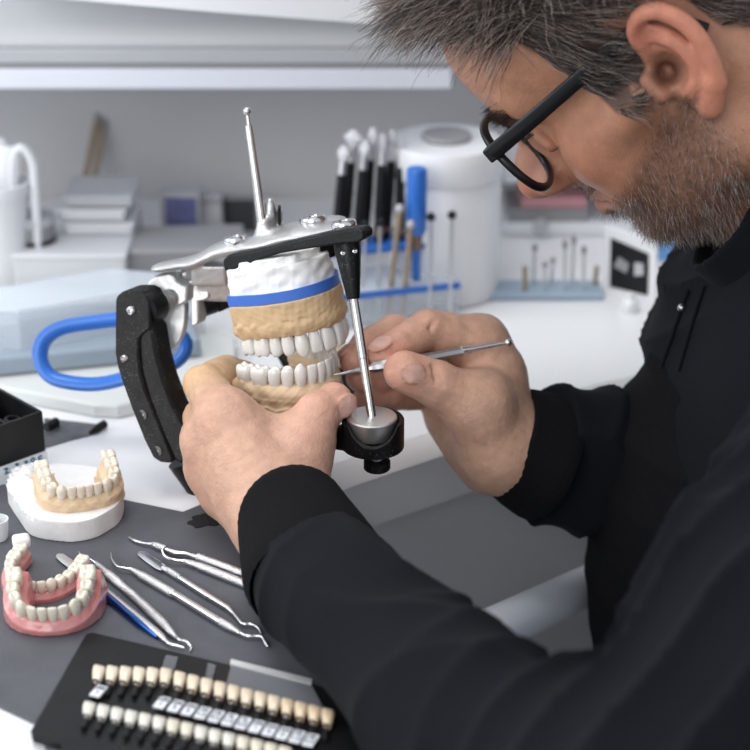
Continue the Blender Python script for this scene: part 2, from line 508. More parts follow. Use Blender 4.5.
# white pot with scoops at the left edge
b0 = T(4, 286)
cup = empty('utensil_pot', b0, 'tall white plastic pot holding white scoops at the left edge', 'pot')
place_lathe('pot_body', b0, [(.0175, 0), (.0185, .001), (.022, .07), (.024, .0705), (.024, .078), (.0215, .078), (.0212, .07), (.017, .003)], M_white, cup)
for i, (dx, dy, tx, ty, L, kind) in enumerate(((-.010, 0, -.006, .0, .10, 0), (-.002, .006, .002, .004, .108, 0), (.006, -.003, .012, -.002, .104, 0), (-.016, .004, -.02, .004, .1, 0))):
    s = empty('white_scoop', b0 + V((dx, dy, .004)), ['flat white scoop standing furthest left in the utensil pot', 'white scoop with squared end in the middle of the pot',
              'white scoop leaning forward in the white pot', 'white scoop tucked behind the others in the pot'][i], 'scoop', 'white scoops in the pot')
    a = b0 + V((dx * .6, dy * .6, .004)); e = b0 + V((tx, ty, L))
    MB().tube([a, a.lerp(e, .6)], .0025, 10).build('shaft', M_white, s)
    MB().tube([a.lerp(e, .58), a.lerp(e, .7), a.lerp(e, .97), e], [.003, .0075, .0085, .006], 14, sx=.4, up=(0, 1, 0)).build('blade', M_white, s)
s = empty('looped_handle_brush', b0 + V((.012, 0, .004)), 'white tool with a looped handle hanging over the rim of the pot', 'brush')
lp = [(.012, 0, .03), (.013, 0, .075), (.016, 0, .098), (.022, 0, .103), (.0275, 0, .095), (.0285, 0, .08), (.0262, 0, .0)]
lp = [V((b0.x + x, b0.y - .003, b0.z + z)) for x, y, z in lp]
MB().tube([V(p.tolist()) for p in spline([npv(p) for p in lp], 6)], .0032, 10).build('handle_loop', M_white, s)

def wbox(name, c, size, rz, m, label, cat, bevel=.003, parent=None, group=None):
    R = Matrix.Rotation(rz, 3, 'Z')
    o = MB().box(V(c) + V((0, 0, size[2] / 2)), size, R).build(name, m, parent, smooth=False, bevel=bevel)
    if parent is None: rim_settle(o); tag(o, label, cat, group)
    return o
# low white carton with trays on it
c0 = T(72, 296); c0 = c0 + V((0, .05, 0))
lb = empty('low_carton', c0, 'low white carton on the bench beside the white pot', 'box')
MB().box(c0 + V((0, .0, .014)), (.078, .10, .028)).build('carton_body', M_white2, lb, smooth=False, bevel=.002)
MB().box(c0 + V((0, .0, .0295)), (.08, .102, .003)).build('carton_lid', M_white, lb, smooth=False, bevel=.001)
zc = TZ + .031
for i in range(3):
    cc = V((c0.x + .014 + (.002, -.003, .003, 0)[i], c0.y + .01, zc + i * .0105))
    t = empty('white_tray', cc, ['white tray at the bottom of the stack on the carton', 'white tray in the middle of the three stacked on the carton', 'grey topped tray on top of the stack'][i], 'tray', 'trays stacked on the low carton')
    MB().box(cc + V((0, 0, .0045)), (.048, .044, .0075)).build('tray_body', M_white2 if i < 2 else M_lgrey, t, smooth=False, bevel=.002)
    MB().box(cc + V((0, 0, .0090)), (.051, .047, .0018)).build('tray_rim', M_white if i < 2 else M_lgrey, t, smooth=False, bevel=.0008)
cc = V((c0.x - .028, c0.y - .022, zc))
rb = empty('round_tin', cc, 'round dark grey lidded tin in front of the white trays', 'tin')
place_lathe('tin_body', cc, [(.0135, 0), (.014, .001), (.014, .014)], M_grey, rb)
place_lathe('tin_lid', cc + V((0, 0, .014)), [(.0148, 0), (.0148, .005), (.0135, .006)], M_lgrey, rb)
place_lathe('base_ring', cc, [(.0146, 0.0002), (.0148, .003), (.0140, .0034)], M_black, rb)
# wooden sticks behind the stack
for i, (pa, pb) in enumerate((((82, 192), (97, 120)), ((92, 192), (103, 128)))):
    a = P(*pa, 1.42); b = P(*pb, 1.44); a = a - (b - a) * (a.z - (TZ + .001)) / (b.z - a.z) if False else a
    dirv = (b - a).normalized(); foot = a - dirv * ((a.z - TZ - .004) / dirv.z)
    t = empty('wooden_brush', foot, ['pale wooden brush leaning behind the tray stack, left of the pair', 'pale wooden brush leaning behind the tray stack, right of the pair'][i], 'brush')
    MB().tube([foot, foot.lerp(b, .8), b], [.002, .0028, .0024], 12).build('handle', M_wood, t)
    MB().tube([b, b + dirv * .006, b + dirv * .016], [.0028, .003, .0015], 12).build('bristles', M_grey, t)
# grey carton
c1 = T(180, 290); 
g = empty('grey_carton', c1 + V((0, .04, 0)), 'plain grey carton lying on the bench behind the articulator', 'box')
R = Matrix.Rotation(math.radians(4), 3, 'Z')
MB().box(c1 + V((.0, .028, .0135)), (.086, .052, .027), R).build('carton_body', M_grey, g, smooth=False, bevel=.0015)
MB().box(c1 + V((.0, .028, .0283)), (.088, .054, .0026), R).build('carton_lid', mat('grey_lid', (.42, .42, .43), .5), g, smooth=False, bevel=.001)
o = MB().lathe(T(116, 262), (0, 0, 1), [(.006, 0), (.007, .001), (.007, .008), (.005, .0095)]).build('black_pellet', M_black); rim_settle(o); tag(o, 'small round black container left of the grey carton', 'container')
# purple labelled pack, grey card and dark tablet against the wall
def standing(name, px0, px1, pyt, pyb, y, th, m, label, cat, extra=None):
    a = PY(px0, pyb, y); b = PY(px1, pyt, y)
    zb = TZ
    root = empty(name, V(((a.x + b.x) / 2, y, zb)), label, cat)
    MB().box(V(((a.x + b.x) / 2, y, (zb + b.z) / 2)), (abs(b.x - a.x), th, b.z - zb)).build('pack_body', m, root, smooth=False, bevel=.001)
    return root, a, b
r_, a, b = standing('upright_pack', 163, 200, 190, 232, 1.30, .02, M_lgrey, 'upright pack with a violet label against the back wall', 'box')
MB().box(V(((a.x + b.x) / 2 + .001, 1.2895, (TZ + b.z) / 2)), (abs(b.x - a.x) * .8, .0006, (b.z - TZ) * .86)).build('label_patch', mat('violet_paper', (.16, .17, .36), .6, noise=.3, nscale=120), r_, smooth=False)
r_, a, b = standing('grey_card', 201, 222, 194, 232, 1.31, .012, M_lgrey, 'plain grey pack between the violet label and the dark tablet', 'box')
MB().box(V(((a.x + b.x) / 2, 1.3035, b.z - .004)), (abs(b.x - a.x) * .9, .0006, .003)).build('fold', M_grey, r_, smooth=False)
r_, a, b = standing('dark_tablet', 223, 257, 196, 232, 1.32, .008, M_grey, 'dark screened tablet standing against the back wall', 'tablet')
MB().box(V(((a.x + b.x) / 2, 1.3155, (TZ + b.z) / 2)), (abs(b.x - a.x) * .9, .0006, (b.z - TZ) * .88)).build('screen', mat('dark_screen', (.05, .05, .055), .3), r_, smooth=False)

# white canister
b0 = T(444, 290); 
cn = empty('white_canister', b0, 'large white plastic canister with a screw lid behind the brush stand', 'canister')
place_lathe('canister_body', b0, [(.036, 0), (.0385, .002), (.0385, .085), (.0365, .088)], M_white, cn, seg=48)
place_lathe('screw_lid', b0 + V((0, 0, .088)), [(.0395, 0), (.04, .001), (.04, .02), (.0385, .0225), (.01, .0232), (.0001, .0232)], M_white, cn, seg=48)
place_lathe('lid_disc', b0 + V((0, 0, .1112)), [(.017, 0), (.0175, .002), (.0165, .004)], M_grey, cn)
o = MB().lathe(T(352, 262), (0, 0, 1), [(.008, 0), (.009, .001), (.009, .02), (.006, .024), (.006, .03)]).build('white_bottle', M_white); rim_settle(o); tag(o, 'small white bottle left of the brushes', 'bottle')

# drawer unit on the right with a dark slot
y = 1.305; a = PY(500, 300, y); b = PY(760, 60, y)
du = empty('storage_cabinet', V(((a.x + b.x) / 2, y + .08, TZ)), 'white storage cabinet with an open grey compartment behind the canister', 'cabinet')
xm = (a.x + b.x) / 2; wd = b.x - a.x
z_lo = PY(500, 224, y).z; z_hi = PY(500, 184, y).z; zt = b.z
MB().box((xm, y + .08, (TZ + .0005 + z_lo) / 2), (wd, .16, z_lo - TZ - .0005)).build('lower_body', M_white, du, smooth=False, bevel=.002)
MB().box((xm, y + .08, (zt + z_hi) / 2), (wd, .16, zt - z_hi)).build('upper_body', M_white, du, smooth=False, bevel=.002)
MB().box((xm, y + .12, (z_lo + z_hi) / 2), (wd, .08, z_hi - z_lo)).build('compartment_back', M_lgrey, du, smooth=False)
MB().cyl((a.x + .028, y - .006, (TZ + z_lo) / 2 + .004), (a.x + .03, y, (TZ + z_lo) / 2 + .004), .006).build('drawer_knob', M_lgrey, du)
MB().box((a.x + .035, y + .03, z_lo + .005), (.06, .05, .01)).build('grey_pad', M_grey); o = bpy.data.objects['grey_pad']; rim_settle(o); tag(o, 'dark grey pad lying in the open compartment', 'pad')
MB().box((a.x + .04, y + .03, z_lo + .0145), (.05, .045, .008)).build('pink_box', mat('pink_card', (.62, .3, .32), .6)); o = bpy.data.objects['pink_box']; rim_settle(o); tag(o, 'flat pink box on the grey pad in the compartment', 'box')

# brush stand: clear block with blue bands
bs = T(392, 322); z0 = TZ
A = T(330, 330); B = T(458, 316)
u = (B - A); u.z = 0; Lx = u.length; u.normalize(); vv = V((-u.y, u.x, 0)); Rm = Matrix((u, vv, V((0, 0, 1)))).transposed()
bc = (A + B) / 2 + vv * .022
st = empty('brush_stand', bc, 'clear acrylic brush stand with blue bands in front of the white canister', 'stand')
MB().box(bc + V((0, 0, .003)), (Lx, .05, .006), Rm).build('base_plate', M_frost, st, smooth=False, bevel=.001)
MB().box(bc + V((0, 0, .024)), (Lx, .05, .003), Rm).build('middle_shelf', M_frost, st, smooth=False, bevel=.001)
MB().box(bc + V((0, 0, .024)) - vv * .0256, (Lx, .001, .0045), Rm).build('blue_band', M_blue, st, smooth=False)
MB().box(bc + vv * .012 - u * .008 + V((0, 0, .046)), (Lx * .8, .03, .004), Rm).build('upper_shelf', M_blue, st, smooth=False, bevel=.001)
for sx in (-1, 1):
    MB().box(bc + u * sx * (Lx / 2 - .001) + V((0, 0, .012)), (.002, .05, .024), Rm).build('side_panel', M_clear, st, smooth=False)
MB().box(bc - vv * .0245 + V((0, 0, .013)), (Lx - .004, .001, .018), Rm).build('front_panel', M_clear, st, smooth=False)
for sx in (-.36, .36):
    MB().box(bc + vv * .012 + u * (sx * Lx - .006) + V((0, 0, .035)), (.002, .03, .02), Rm).build('riser', M_clear, st, smooth=False)
M_br = mat('bristle_white', (.75, .76, .78), .8, noise=.2, nscale=300)
M_brown = mat('brown_ring', (.2, .13, .09), .5)
bl = ['black handled brush with a splayed white head, first from the left in the stand', 'second brush from the left in the stand, wide white head',
      'third brush from the left, black handle with grey head', 'fourth brush from the left, slender grey tip', 'fifth brush from the left, tall dark tip',
      'sixth brush from the left, grey metal neck', 'dark brush just left of the blue handle']
tops = [(344, 146, .0), (354, 130, .006), (365, 140, .0), (373, 128, .008), (383, 134, 0), (393, 130, .006), (401, 138, .0)]
for i, (px, py, dy) in enumerate(tops):
    foot = bc + u * ((i - 3.6) * .0075 - .006) + vv * (.008 + dy) + V((0, 0, .048))
    tp = PY(px, py, foot.y + .01)
    t = empty('brush', foot, bl[i], 'brush', 'brushes in the acrylic stand')
    MB().tube([foot, foot.lerp(tp, .3), foot.lerp(tp, .72)], [.0026, .0036, .003], 12).build('handle', M_black, t)
    MB().tube([foot.lerp(tp, .72), foot.lerp(tp, .86)], [.003, .0026], 12).build('ferrule', M_steeld, t)
    MB().tube([foot.lerp(tp, .86), foot.lerp(tp, .93), tp], [.003, (.0052, .0085, .005, .004, .0036, .0042, .003)[i], .0022], 12, sx=.6).build('bristles', M_br if i < 4 else M_lgrey, t)
    MB().cyl(foot + V((0, 0, .006)), foot + V((0, 0, .009)), .0042).build('ring', M_brown, t)
# blue marker
f0 = PY(416, 278, bc.y - .012); tp = PY(417, 168, bc.y - .012); f0.z = TZ + .028
t = empty('blue_handled_brush', f0, 'blue handled brush standing upright at the right of the black brushes', 'brush')
MB().tube([f0, f0.lerp(tp, .28)], [.003, .003], 14).build('neck', M_blue, t)
MB().tube([f0.lerp(tp, .28), f0.lerp(tp, .42)], [.0035, .0045], 14).build('collar', M_brown, t)
MB().tube([f0.lerp(tp, .42), f0.lerp(tp, .45), f0.lerp(tp, .98), tp], [.0055, .0068, .0068, .006], 16).build('handle', M_blue, t)
# loose metal tools in the stand
for i, (px, py, pxb, pyb, m) in enumerate(((400, 205, 388, 300, M_wood), (411, 222, 403, 300, M_wood), (431, 214, 430, 300, M_steeld), (452, 212, 450, 300, M_steeld), (365, 222, 362, 300, M_steeld), (380, 220, 378, 300, M_steeld))):
    foot = PY(pxb, pyb, bc.y - .018); foot.z = TZ + .0065; tp = PY(px, py, bc.y - .018)
    t = empty('bur_tool', foot, ['tan shafted tool leaning right in the front row of the stand', 'tan shafted tool just below the blue brush', 'thin steel tool with dark head right of the blue brush',
              'thin steel tool with dark head at the right end of the stand', 'thin steel tool in the front row, leftmost', 'thin steel tool in the front row, second from left'][i], 'tool', 'thin tools in the front row of the stand')
    MB().cyl(foot, foot.lerp(tp, .94), .0013 if m is M_steeld else .002, seg=10).build('shaft', m, t)
    MB().lathe(foot.lerp(tp, .93), tp - foot, [(.001, 0), (.003, .0015), (.003, .004), (.001, .006)], seg=12).build('tool_head', M_black if m is M_steeld else M_lgrey, t)

# bur block
c = T(545, 301); A = T(487, 300); B = T(604, 299)
bb = empty('bur_block', c, 'flat blue-grey block with upright burs at the back of the bench', 'bur block')
MB().box((A + B) / 2 + V((0, .012, .0025)), ((B - A).length, .03, .005)).build('block_plate', mat('block_blue', (.35, .45, .55), .4), bb, smooth=False, bevel=.002)
for i, (px, pt, wood) in enumerate(((525, 266, 1), (535, 244, 0), (545, 262, 0), (553, 258, 0), (565, 240, 0), (574, 236, 0), (584, 246, 0), (597, 266, 1))):
    foot = T(px, 299) + V((0, .004 + .012 * (i % 2), .005)); tp = PY(px, pt, foot.y)
    t = empty('bur', foot, ['brown shafted bur at the left end of the block', 'tall thin steel bur next to the left brown one', 'short dark bur, left of two', 'short dark bur, right of two',
            'tall steel bur left of the tallest', 'tallest steel bur in the block', 'steel bur beside the right brown one', 'brown shafted bur at the right end of the block'][i], 'bur', 'burs standing in the bur block')
    m = M_wood if wood else M_steeld
    MB().cyl(foot, foot.lerp(tp, .85), .0018 if wood else .0011, seg=10).build('shank', m, t)
    MB().tube([foot.lerp(tp, .82), foot.lerp(tp, .88), tp], [.001, .0022, .0014], 12).build('bur_tip', M_grey if not wood else M_wood, t)

# black and white picture card in a white holder
pc = empty('picture_card', T(632, 306), 'white card holder with a black and white picture beside the burs', 'card')
A = T(603, 292); B = T(655, 308); up = V((0, .012, .045))
MB().prism([A, B, B + up, A + up], (.002, .004, 0)).build('holder', M_white, pc, smooth=False, bevel=.0005)
def uvp(s, t_, o=.0006): return A.lerp(B, s) + up * t_ - V((.3, 1, 0)).normalized() * o
MB().prism([uvp(.13, .12), uvp(.86, .16), uvp(.86, .78), uvp(.13, .86)], (-.0001, -.0004, 0)).build('picture', M_black, pc, smooth=False)
MB().prism([uvp(.2, .45, .0014), uvp(.45, .4, .0014), uvp(.5, .55, .0014), uvp(.3, .62, .0014)], (-.0001, -.0003, 0)).build('picture_motif', M_grey, pc, smooth=False)
MB().prism([uvp(.6, .4, .0014), uvp(.78, .45, .0014), uvp(.76, .62, .0014), uvp(.6, .6, .0014)], (-.0001, -.0003, 0)).build('picture_motif', M_lgrey, pc, smooth=False)
o = MB().lathe(T(629, 309) + V((0, -.004, 0)), (0, 0, 1), [(.006, 0), (.0065, .001), (.006, .007), (.003, .01), (.003, .013)]).build('white_dropper', M_white); rim_settle(o); tag(o, 'tiny white dropper bottle in front of the picture card', 'bottle')
bk = T(690, 262)
mg = empty('blue_booklet', bk, 'glossy blue and white booklet lying flat behind the chin', 'booklet')
MB().box(bk + V((.01, .02, .002)), (.09, .07, .004), Matrix.Rotation(.5, 3, 'Z')).build('pages', M_white, mg, smooth=False, bevel=.0005)
MB().box(bk + V((.01, .02, .0044)), (.085, .045, .0006), Matrix.Rotation(.5, 3, 'Z')).build('cover', mat('cover_blue', (.12, .3, .6), .3), mg, smooth=False)

# fluted dark pot behind the casts
b0 = T(335, 402)
fp = empty('fluted_pot', b0, 'small dark fluted pot with a tan rim standing behind the lower cast', 'pot')
mb = MB(); seg = 48; vs = []; fs = []
for i, (r, z) in enumerate(((.0125, 0), (.014, .002), (.0155, .028), (.0155, .03))):
    for k in range(seg):
        a_ = 2 * math.pi * k / seg; rr = r * (1 + (.05 if (k // 2) % 2 else 0)); vs.append(b0 + V((rr * math.cos(a_), rr * math.sin(a_), z)))
for i in range(3):
    for k in range(seg): k2 = (k + 1) % seg; fs.append((i * seg + k, i * seg + k2, (i + 1) * seg + k2, (i + 1) * seg + k))
fs += [tuple(range(seg - 1, -1, -1)), tuple(3 * seg + k for k in range(seg))]
mb.add(vs, fs).build('pot_body', M_black, fp)
place_lathe('pot_rim', b0 + V((0, 0, .03)), [(.0165, 0), (.017, .0015), (.0165, .003), (.012, .003), (.011, .001)], mat('tan_rim', (.5, .44, .34), .6), fp)

# clear container with blue handle
tr = empty('clear_container', T(90, 400), 'clear plastic container with a blue frame handle at the left', 'container')
pts = [T(-60, 388), T(95, 418), T(118, 419), T(140, 414), T(236, 378), T(236, 350), T(120, 300), T(-60, 300)]
poly_slab('base_tray', [V((p.x, p.y, 0)) for p in pts], TZ, TZ + .009, mat('tray_plastic', (.8, .82, .8), .3, alpha=.85), tr, bevel=.002)
Cc = T(25, 382); R1 = T(205, 346); L1 = T(-70, 372)
hz = V((0, 0, .046)); off = V((0, 0, .0092))
BR = R1 + (L1 - Cc); 
for q0, q1 in ((Cc, R1), (L1, Cc), (R1, BR), (BR, L1)):
    n_ = (q1 - q0).cross(V((0, 0, 1))).normalized() * .0015
    MB().prism([q0 + off, q1 + off, q1 + hz, q0 + hz], n_).build('side_wall', M_clear, tr, smooth=False)
q0 = [L1, Cc, R1, BR]
cx_ = sum(q0, V((0, 0, 0))) / 4
MB().prism([cx_ + (p - cx_) * 1.02 + hz for p in q0], (0, 0, .003)).build('lid', M_frost, tr, smooth=False, bevel=.0008)
MB().box(cx_ + V((0, .0, .016)), (.16, .08, .012), Matrix.Rotation(.25, 3, 'Z')).build('inner_insert', mat('insert', (.35, .42, .5), .5, alpha=.8), tr, smooth=False, bevel=.002)
fr = [(40, 355), (45, 339), (62, 328), (90, 323), (125, 320), (165, 326), (186, 343), (176, 362), (140, 374), (98, 384), (62, 381), (46, 372)]
pth = cspline([npv(P(x, y, 1.045 - (x - 40) * .0001)) for x, y in fr], 5); pth = [V(p.tolist()) for p in pth]; pth.append(pth[0]); pth.append(pth[1])
MB().tube(pth, .0040, 12, caps=False, sx=1.3).build('blue_frame', M_blue, tr)

# black organiser with label strip
A = T(-40, 504); B = T(49, 471); u = (B - A).normalized(); nrm = V((u.y, -u.x, 0)); vv = -nrm
og = empty('bur_organiser', A, 'black plastic organiser on a clear labelled base at the left edge', 'organiser')
Rm = Matrix((u, vv, V((0, 0, 1)))).transposed(); Lx = (B - A).length; dpt = .045
mid = (A + B) / 2 + vv * dpt / 2
MB().box(mid + V((0, 0, .0065)), (Lx, dpt, .013), Rm).build('clear_base', mat('label_base', (.8, .84, .88), .15, coat=.5), og, smooth=False, bevel=.0005)
hh = .0245; zz = .0132
for s_, sz in ((-1, 0), (1, 0)): MB().box(mid + vv * s_ * (dpt / 2 - .001) + V((0, 0, zz + hh / 2)), (Lx - .002, .002, hh), Rm).build('long_wall', M_black, og, smooth=False, bevel=.0004)
for k in range(4):
    MB().box(mid + u * ((k / 3 - .5) * (Lx - .004)) + V((0, 0, zz + hh / 2 - (0 if k in (0, 3) else .002))), (.002, dpt - .004, hh - (0 if k in (0, 3) else .004)), Rm).build('divider', M_black, og, smooth=False)
MB().box(mid + V((0, 0, zz + .001)), (Lx - .003, dpt - .003, .002), Rm).build('organiser_floor', M_black, og, smooth=False)
for k in range(3):
    o = MB().lathe(mid + u * (-.0 + k * .011 - .004) + vv * (-.006 + (k % 2) * .011) + V((0, 0, zz + .0022)), (0, 0, 1), [(.0045, 0), (.0052, .001), (.0052, .014), (.0045, .0155), (.003, .0156), (.003, .012)], seg=20).build('black_vial', M_black)
    rim_settle(o); tag(o, ['black round vial in the left visible bay of the organiser', 'black round vial at the back of the organiser', 'black round vial in the right bay of the organiser'][k], 'vial', 'vials in the organiser')
M_teal = mat('teal_print', (.01, .12, .22), .5)
def lab_pt(x, z): return A + u * x + nrm * .0003 + V((0, 0, z))
x_base = Lx
for k, xx in enumerate((.0275, .0205, .0145, .010, .005)):
    mb = MB(); c = lab_pt(Lx - xx, .0102 + .0004 * (k % 2))
    def seg_(a, b): 
        a = c + u * a[0] + V((0, 0, a[1])); b = c + u * b[0] + V((0, 0, b[1])); mb.tube([a, b], .00042, 6)
    if k < 3:
        seg_((-.0012, .0012), (0, .0004)); seg_((0, .0016), (0, -.0016)); seg_((0, .0002), (.0013, .0009)); seg_((-.0011, -.0018), (.0012, -.0018))
    elif k == 3:
        for q in range(10):
            a_, b_ = q / 10 * 6.283, (q + 1) / 10 * 6.283; seg_((.0012 * math.cos(a_), .0012 * math.sin(a_)), (.0012 * math.cos(b_), .0012 * math.sin(b_)))
        seg_((-.0009, -.0022), (.001, -.002))
    else:
        for q in range(8):
            a_, b_ = .6 + q / 10 * 6.283, .6 + (q + 1) / 10 * 6.283; seg_((.0012 * math.cos(a_), .0012 * math.sin(a_)), (.0012 * math.cos(b_), .0012 * math.sin(b_)))
    mb.build('print_mark', M_teal, og)
# dark pouch beside organiser
dp = empty('dark_sleeve', T(75, 435), 'flat smoky plastic sleeve with a dark rolled end beside the organiser', 'sleeve')
q = [T(44, 419), T(96, 425), T(104, 429), T(98, 434), T(70, 441), T(44, 449)]
poly_slab('sleeve_sheet', [V((p.x, p.y, 0)) for p in q], TZ, TZ + .0008, mat('smoke_plastic', (.13, .13, .14), .15, noise=.4, nscale=90), dp)
MB().tube([T(90, 436) + V((0, 0, .0022)), T(98, 432) + V((0, 0, .003)), T(105, 428.5) + V((0, 0, .003))], [.001, .0022, .0026], 12).build('rolled_end', M_black, dp)
MB().tube([T(46, 432) + V((0, 0, .003)), T(57, 426) + V((0, 0, .003))], [.0028, .0028], 12).build('rolled_edge', M_black, dp)
# small clear cup at the left edge on the mat
b0 = T(-3, 548) + V((0, .006, .0024))
o = MB().lathe(b0, (0, 0, 1), [(.0045, 0), (.005, .001), (.006, .0115), (.0052, .0115), (.0045, .002), (.0001, .0015)], seg=28).build('clear_cup', mat('clear_cup', (.85, .87, .88), .15, alpha=.7)); rim_settle(o); tag(o, 'tiny clear cup at the left edge above the dentures', 'cup')

# ---- dark work mat
M_mat = mat('rubber_mat', (.105, .109, .125), .55, col2=(.075, .078, .09), nscale=30, bump=.5, bscale=1200, rnoise=.12, bdist=.0004)
mm = [T(-60, 478), T(0, 487), T(60, 494), T(125, 503), T(183, 515), T(200, 508), T(222, 497), T(262, 500), T(295.5, 500), T(304, 519), T(322, 534), T(340, 545.2), T(380, 561.2), T(414, 574.3), T(438, 583), T(457, 593.6), T(475, 607), T(490.5, 622.5), T(500, 635), T(506, 647), T(511, 700), T(511, 790), T(60, 790), T(36, 726), T(0, 709), T(-60, 690)]
wm = empty('work_mat', T(200, 600), 'dark grey rubber work mat under the tools and dentures', 'mat')
poly_slab('mat_sheet', [V((p.x, p.y, 0)) for p in mm], TZ + .0002, TZ + .0022, M_mat, wm, bevel=.0004)
MZ = TZ + .0024
M_burn = mat('burnt_rubber', (.012, .012, .013), .5, bump=1, bscale=900, bdist=.0008)
pts = []
for k in range(40):
    a_ = 2 * math.pi * k / 40; r = 1 + .18 * math.sin(3 * a_ + 1) + .12 * math.sin(7 * a_) + random.uniform(-.08, .08)
    pts.append((207 + 19 * r * math.cos(a_), 525 + 6 * r * math.sin(a_)))
poly_slab('burn_mark', [V((T(x, y).x, T(x, y).y, 0)) for x, y in pts], MZ - .0001, MZ + .0003, M_burn, wm)
# ================================================================ teeth and casts
M_tooth = mat('tooth_porcelain', (.74, .72, .68), .22, sss=.15, coat=.3, noise=.06, nscale=300)
M_toothw = mat('tooth_warm', (.76, .68, .56), .25, sss=.12, coat=.3, noise=.08, nscale=300)
M_toothd = mat('tooth_denture', (.76, .72, .6), .22, sss=.15, coat=.3, noise=.06, nscale=300)
M_stone = mat('tan_stone', (.60, .42, .24), .65, col2=(.54, .37, .205), nscale=120, bump=.35, bscale=500, bdist=.0006)
M_stonel = mat('tan_stone_light', (.70, .53, .345), .6, col2=(.62, .45, .28), nscale=150, bump=.3, bscale=500, bdist=.0005)
M_plaster = mat('white_plaster', (.8, .79, .78), .7, noise=.05, nscale=200, bump=.3, bscale=350, bdist=.0008)
M_pink = mat('denture_acrylic', (.64, .22, .21), .25, col2=(.6, .29, .28), nscale=120, sss=.1, coat=.4)

def tooth_mesh(w, h, d, kind, seg=20):
    """local mm: x mesiodistal, y labial, z to the biting edge, origin at the neck"""
    if kind == 'i':
        R = [(-.25, .68, .75, 0, 0), (0, .78, .9, 0, 0), (.2, .9, .95, .02, 0), (.45, 1, .85, .03, 0), (.7, 1.0, .62, .03, 0), (.88, .97, .42, .0, 0), (.97, .9, .28, -.02, 0), (1.0, .75, .16, -.03, 0)]
        p = 2.4
    elif kind == 'c':
        R = [(-.25, .66, .78, 0, 0), (0, .76, .95, 0, 0), (.25, .92, 1, .03, 0), (.5, 1, .92, .04, 0), (.72, .92, .72, .03, 0), (.87, .7, .5, .01, 0), (.96, .42, .32, -.01, 0), (1.02, .16, .15, -.02, 0)]
        p = 2.2
    elif kind == 'p':
        R = [(-.25, .7, .8, 0, 0), (0, .8, .9, 0, 0), (.3, .96, 1, 0, 0), (.6, 1, 1, 0, 0), (.82, .92, .9, 0, .02), (.94, .74, .7, 0, .07), (.97, .5, .48, 0, .06), (.88, .25, .2, 0, .02)]
        p = 2.5
    else:
        R = [(-.25, .8, .82, 0, 0), (0, .86, .9, 0, 0), (.3, .98, 1, 0, 0), (.6, 1, 1, 0, 0), (.82, .95, .93, 0, .02), (.94, .82, .8, 0, .06), (.97, .58, .56, 0, .07), (.86, .28, .26, 0, .02)]
        p = 3.2
    vs = []; fs = []
    for t, a, b, oy, cu in R:
        for k in range(seg):
            an = 2 * math.pi * k / seg; c, s = math.cos(an), math.sin(an)
            x = math.copysign(abs(c) ** (2 / p), c) * a * w / 2; y = math.copysign(abs(s) ** (2 / p), s) * b * d / 2
            z = t * h
            if cu: z += cu * h * (math.cos(4 * an - math.pi) if kind == 'm' else (abs(s) * 2 - 1))
            vs.append(V((x, y + oy * d, z)))
    n = len(R)
    for i in range(n - 1):
        for k in range(seg): k2 = (k + 1) % seg; fs.append((i * seg + k, i * seg + k2, (i + 1) * seg + k2, (i + 1) * seg + k))
    vs.append(V((0, R[-1][3] * d, R[-1][0] * h))); c = len(vs) - 1
    for k in range(seg): fs.append(((n - 1) * seg + k, (n - 1) * seg + (k + 1) % seg, c))
    return vs, fs

LOWER = [('i', 5.6, 9.5, 5.6), ('i', 6, 9.5, 5.8), ('c', 7, 10.5, 7), ('p', 7.1, 8.8, 7.2), ('p', 7.4, 8.2, 7.8), ('m', 10.5, 7.6, 9.5), ('m', 10, 7, 9.2)]
UPPER = [('i', 8.6, 10.8, 6.2), ('i', 6.9, 9.8, 5.8), ('c', 7.8, 10.8, 7.4), ('p', 7.2, 9, 8), ('p', 7, 8.6, 8.2), ('m', 9.8, 8, 10), ('m', 9.2, 7.4, 9.8)]

class Arch:
    def __init__(s, W, D, types, n=6, p=2.1):
        s.W, s.D = W, D
        th = np.linspace(0, math.pi / 2, 300)
        x = W * np.sin(th) ** (2 / p); y = D * np.cos(th) ** (2 / p)
        x = np.concatenate([x, np.full(40, W)]); y = np.concatenate([y, np.linspace(-.3, -16, 40)])
        s.x, s.y = x, y; s.p = p
        s.L = np.concatenate([[0], np.cumsum(np.hypot(np.diff(x), np.diff(y)))])
        s.teeth = []
        pos = 0
        for i in range(n):
            k, w, h, d = types[i]
            c = pos + w / 2; pos += w
            for sd in (1, -1): s.teeth.append((sd, i, k, w, h, d, *s.at(c, sd)))
        s.end = pos
    def at(s, l, sd):
        x = np.interp(l, s.L, s.x); y = np.interp(l, s.L, s.y)
        x2 = np.interp(l + .5, s.L, s.x); y2 = np.interp(l + .5, s.L, s.y); x1 = np.interp(max(0, l - .5), s.L, s.x); y1 = np.interp(max(0, l - .5), s.L, s.y)
        tx, ty = x2 - x1, y2 - y1; q = math.hypot(tx, ty) or 1
        nx, ny = -ty / q, tx / q      # outward
        if nx * x + ny * y < 0 : nx, ny = -nx, -ny
        return (sd * x, y, sd * nx, ny)
    def sdf2(s, X, Y, grow=0, back=-12):
        W, D, p = s.W + grow, s.D + grow, s.p
        yy = np.maximum(Y, 0)
        q = ((np.abs(X) / W) ** p + (yy / D) ** p + 1e-9) ** (1 / p)
        r = np.sqrt(X * X + yy * yy) + 1e-6
        d = np.where(q < 1, (q - 1) * np.minimum(W, D), (q - 1) * r / np.maximum(q, .05))
        return np.maximum(d, back - Y)

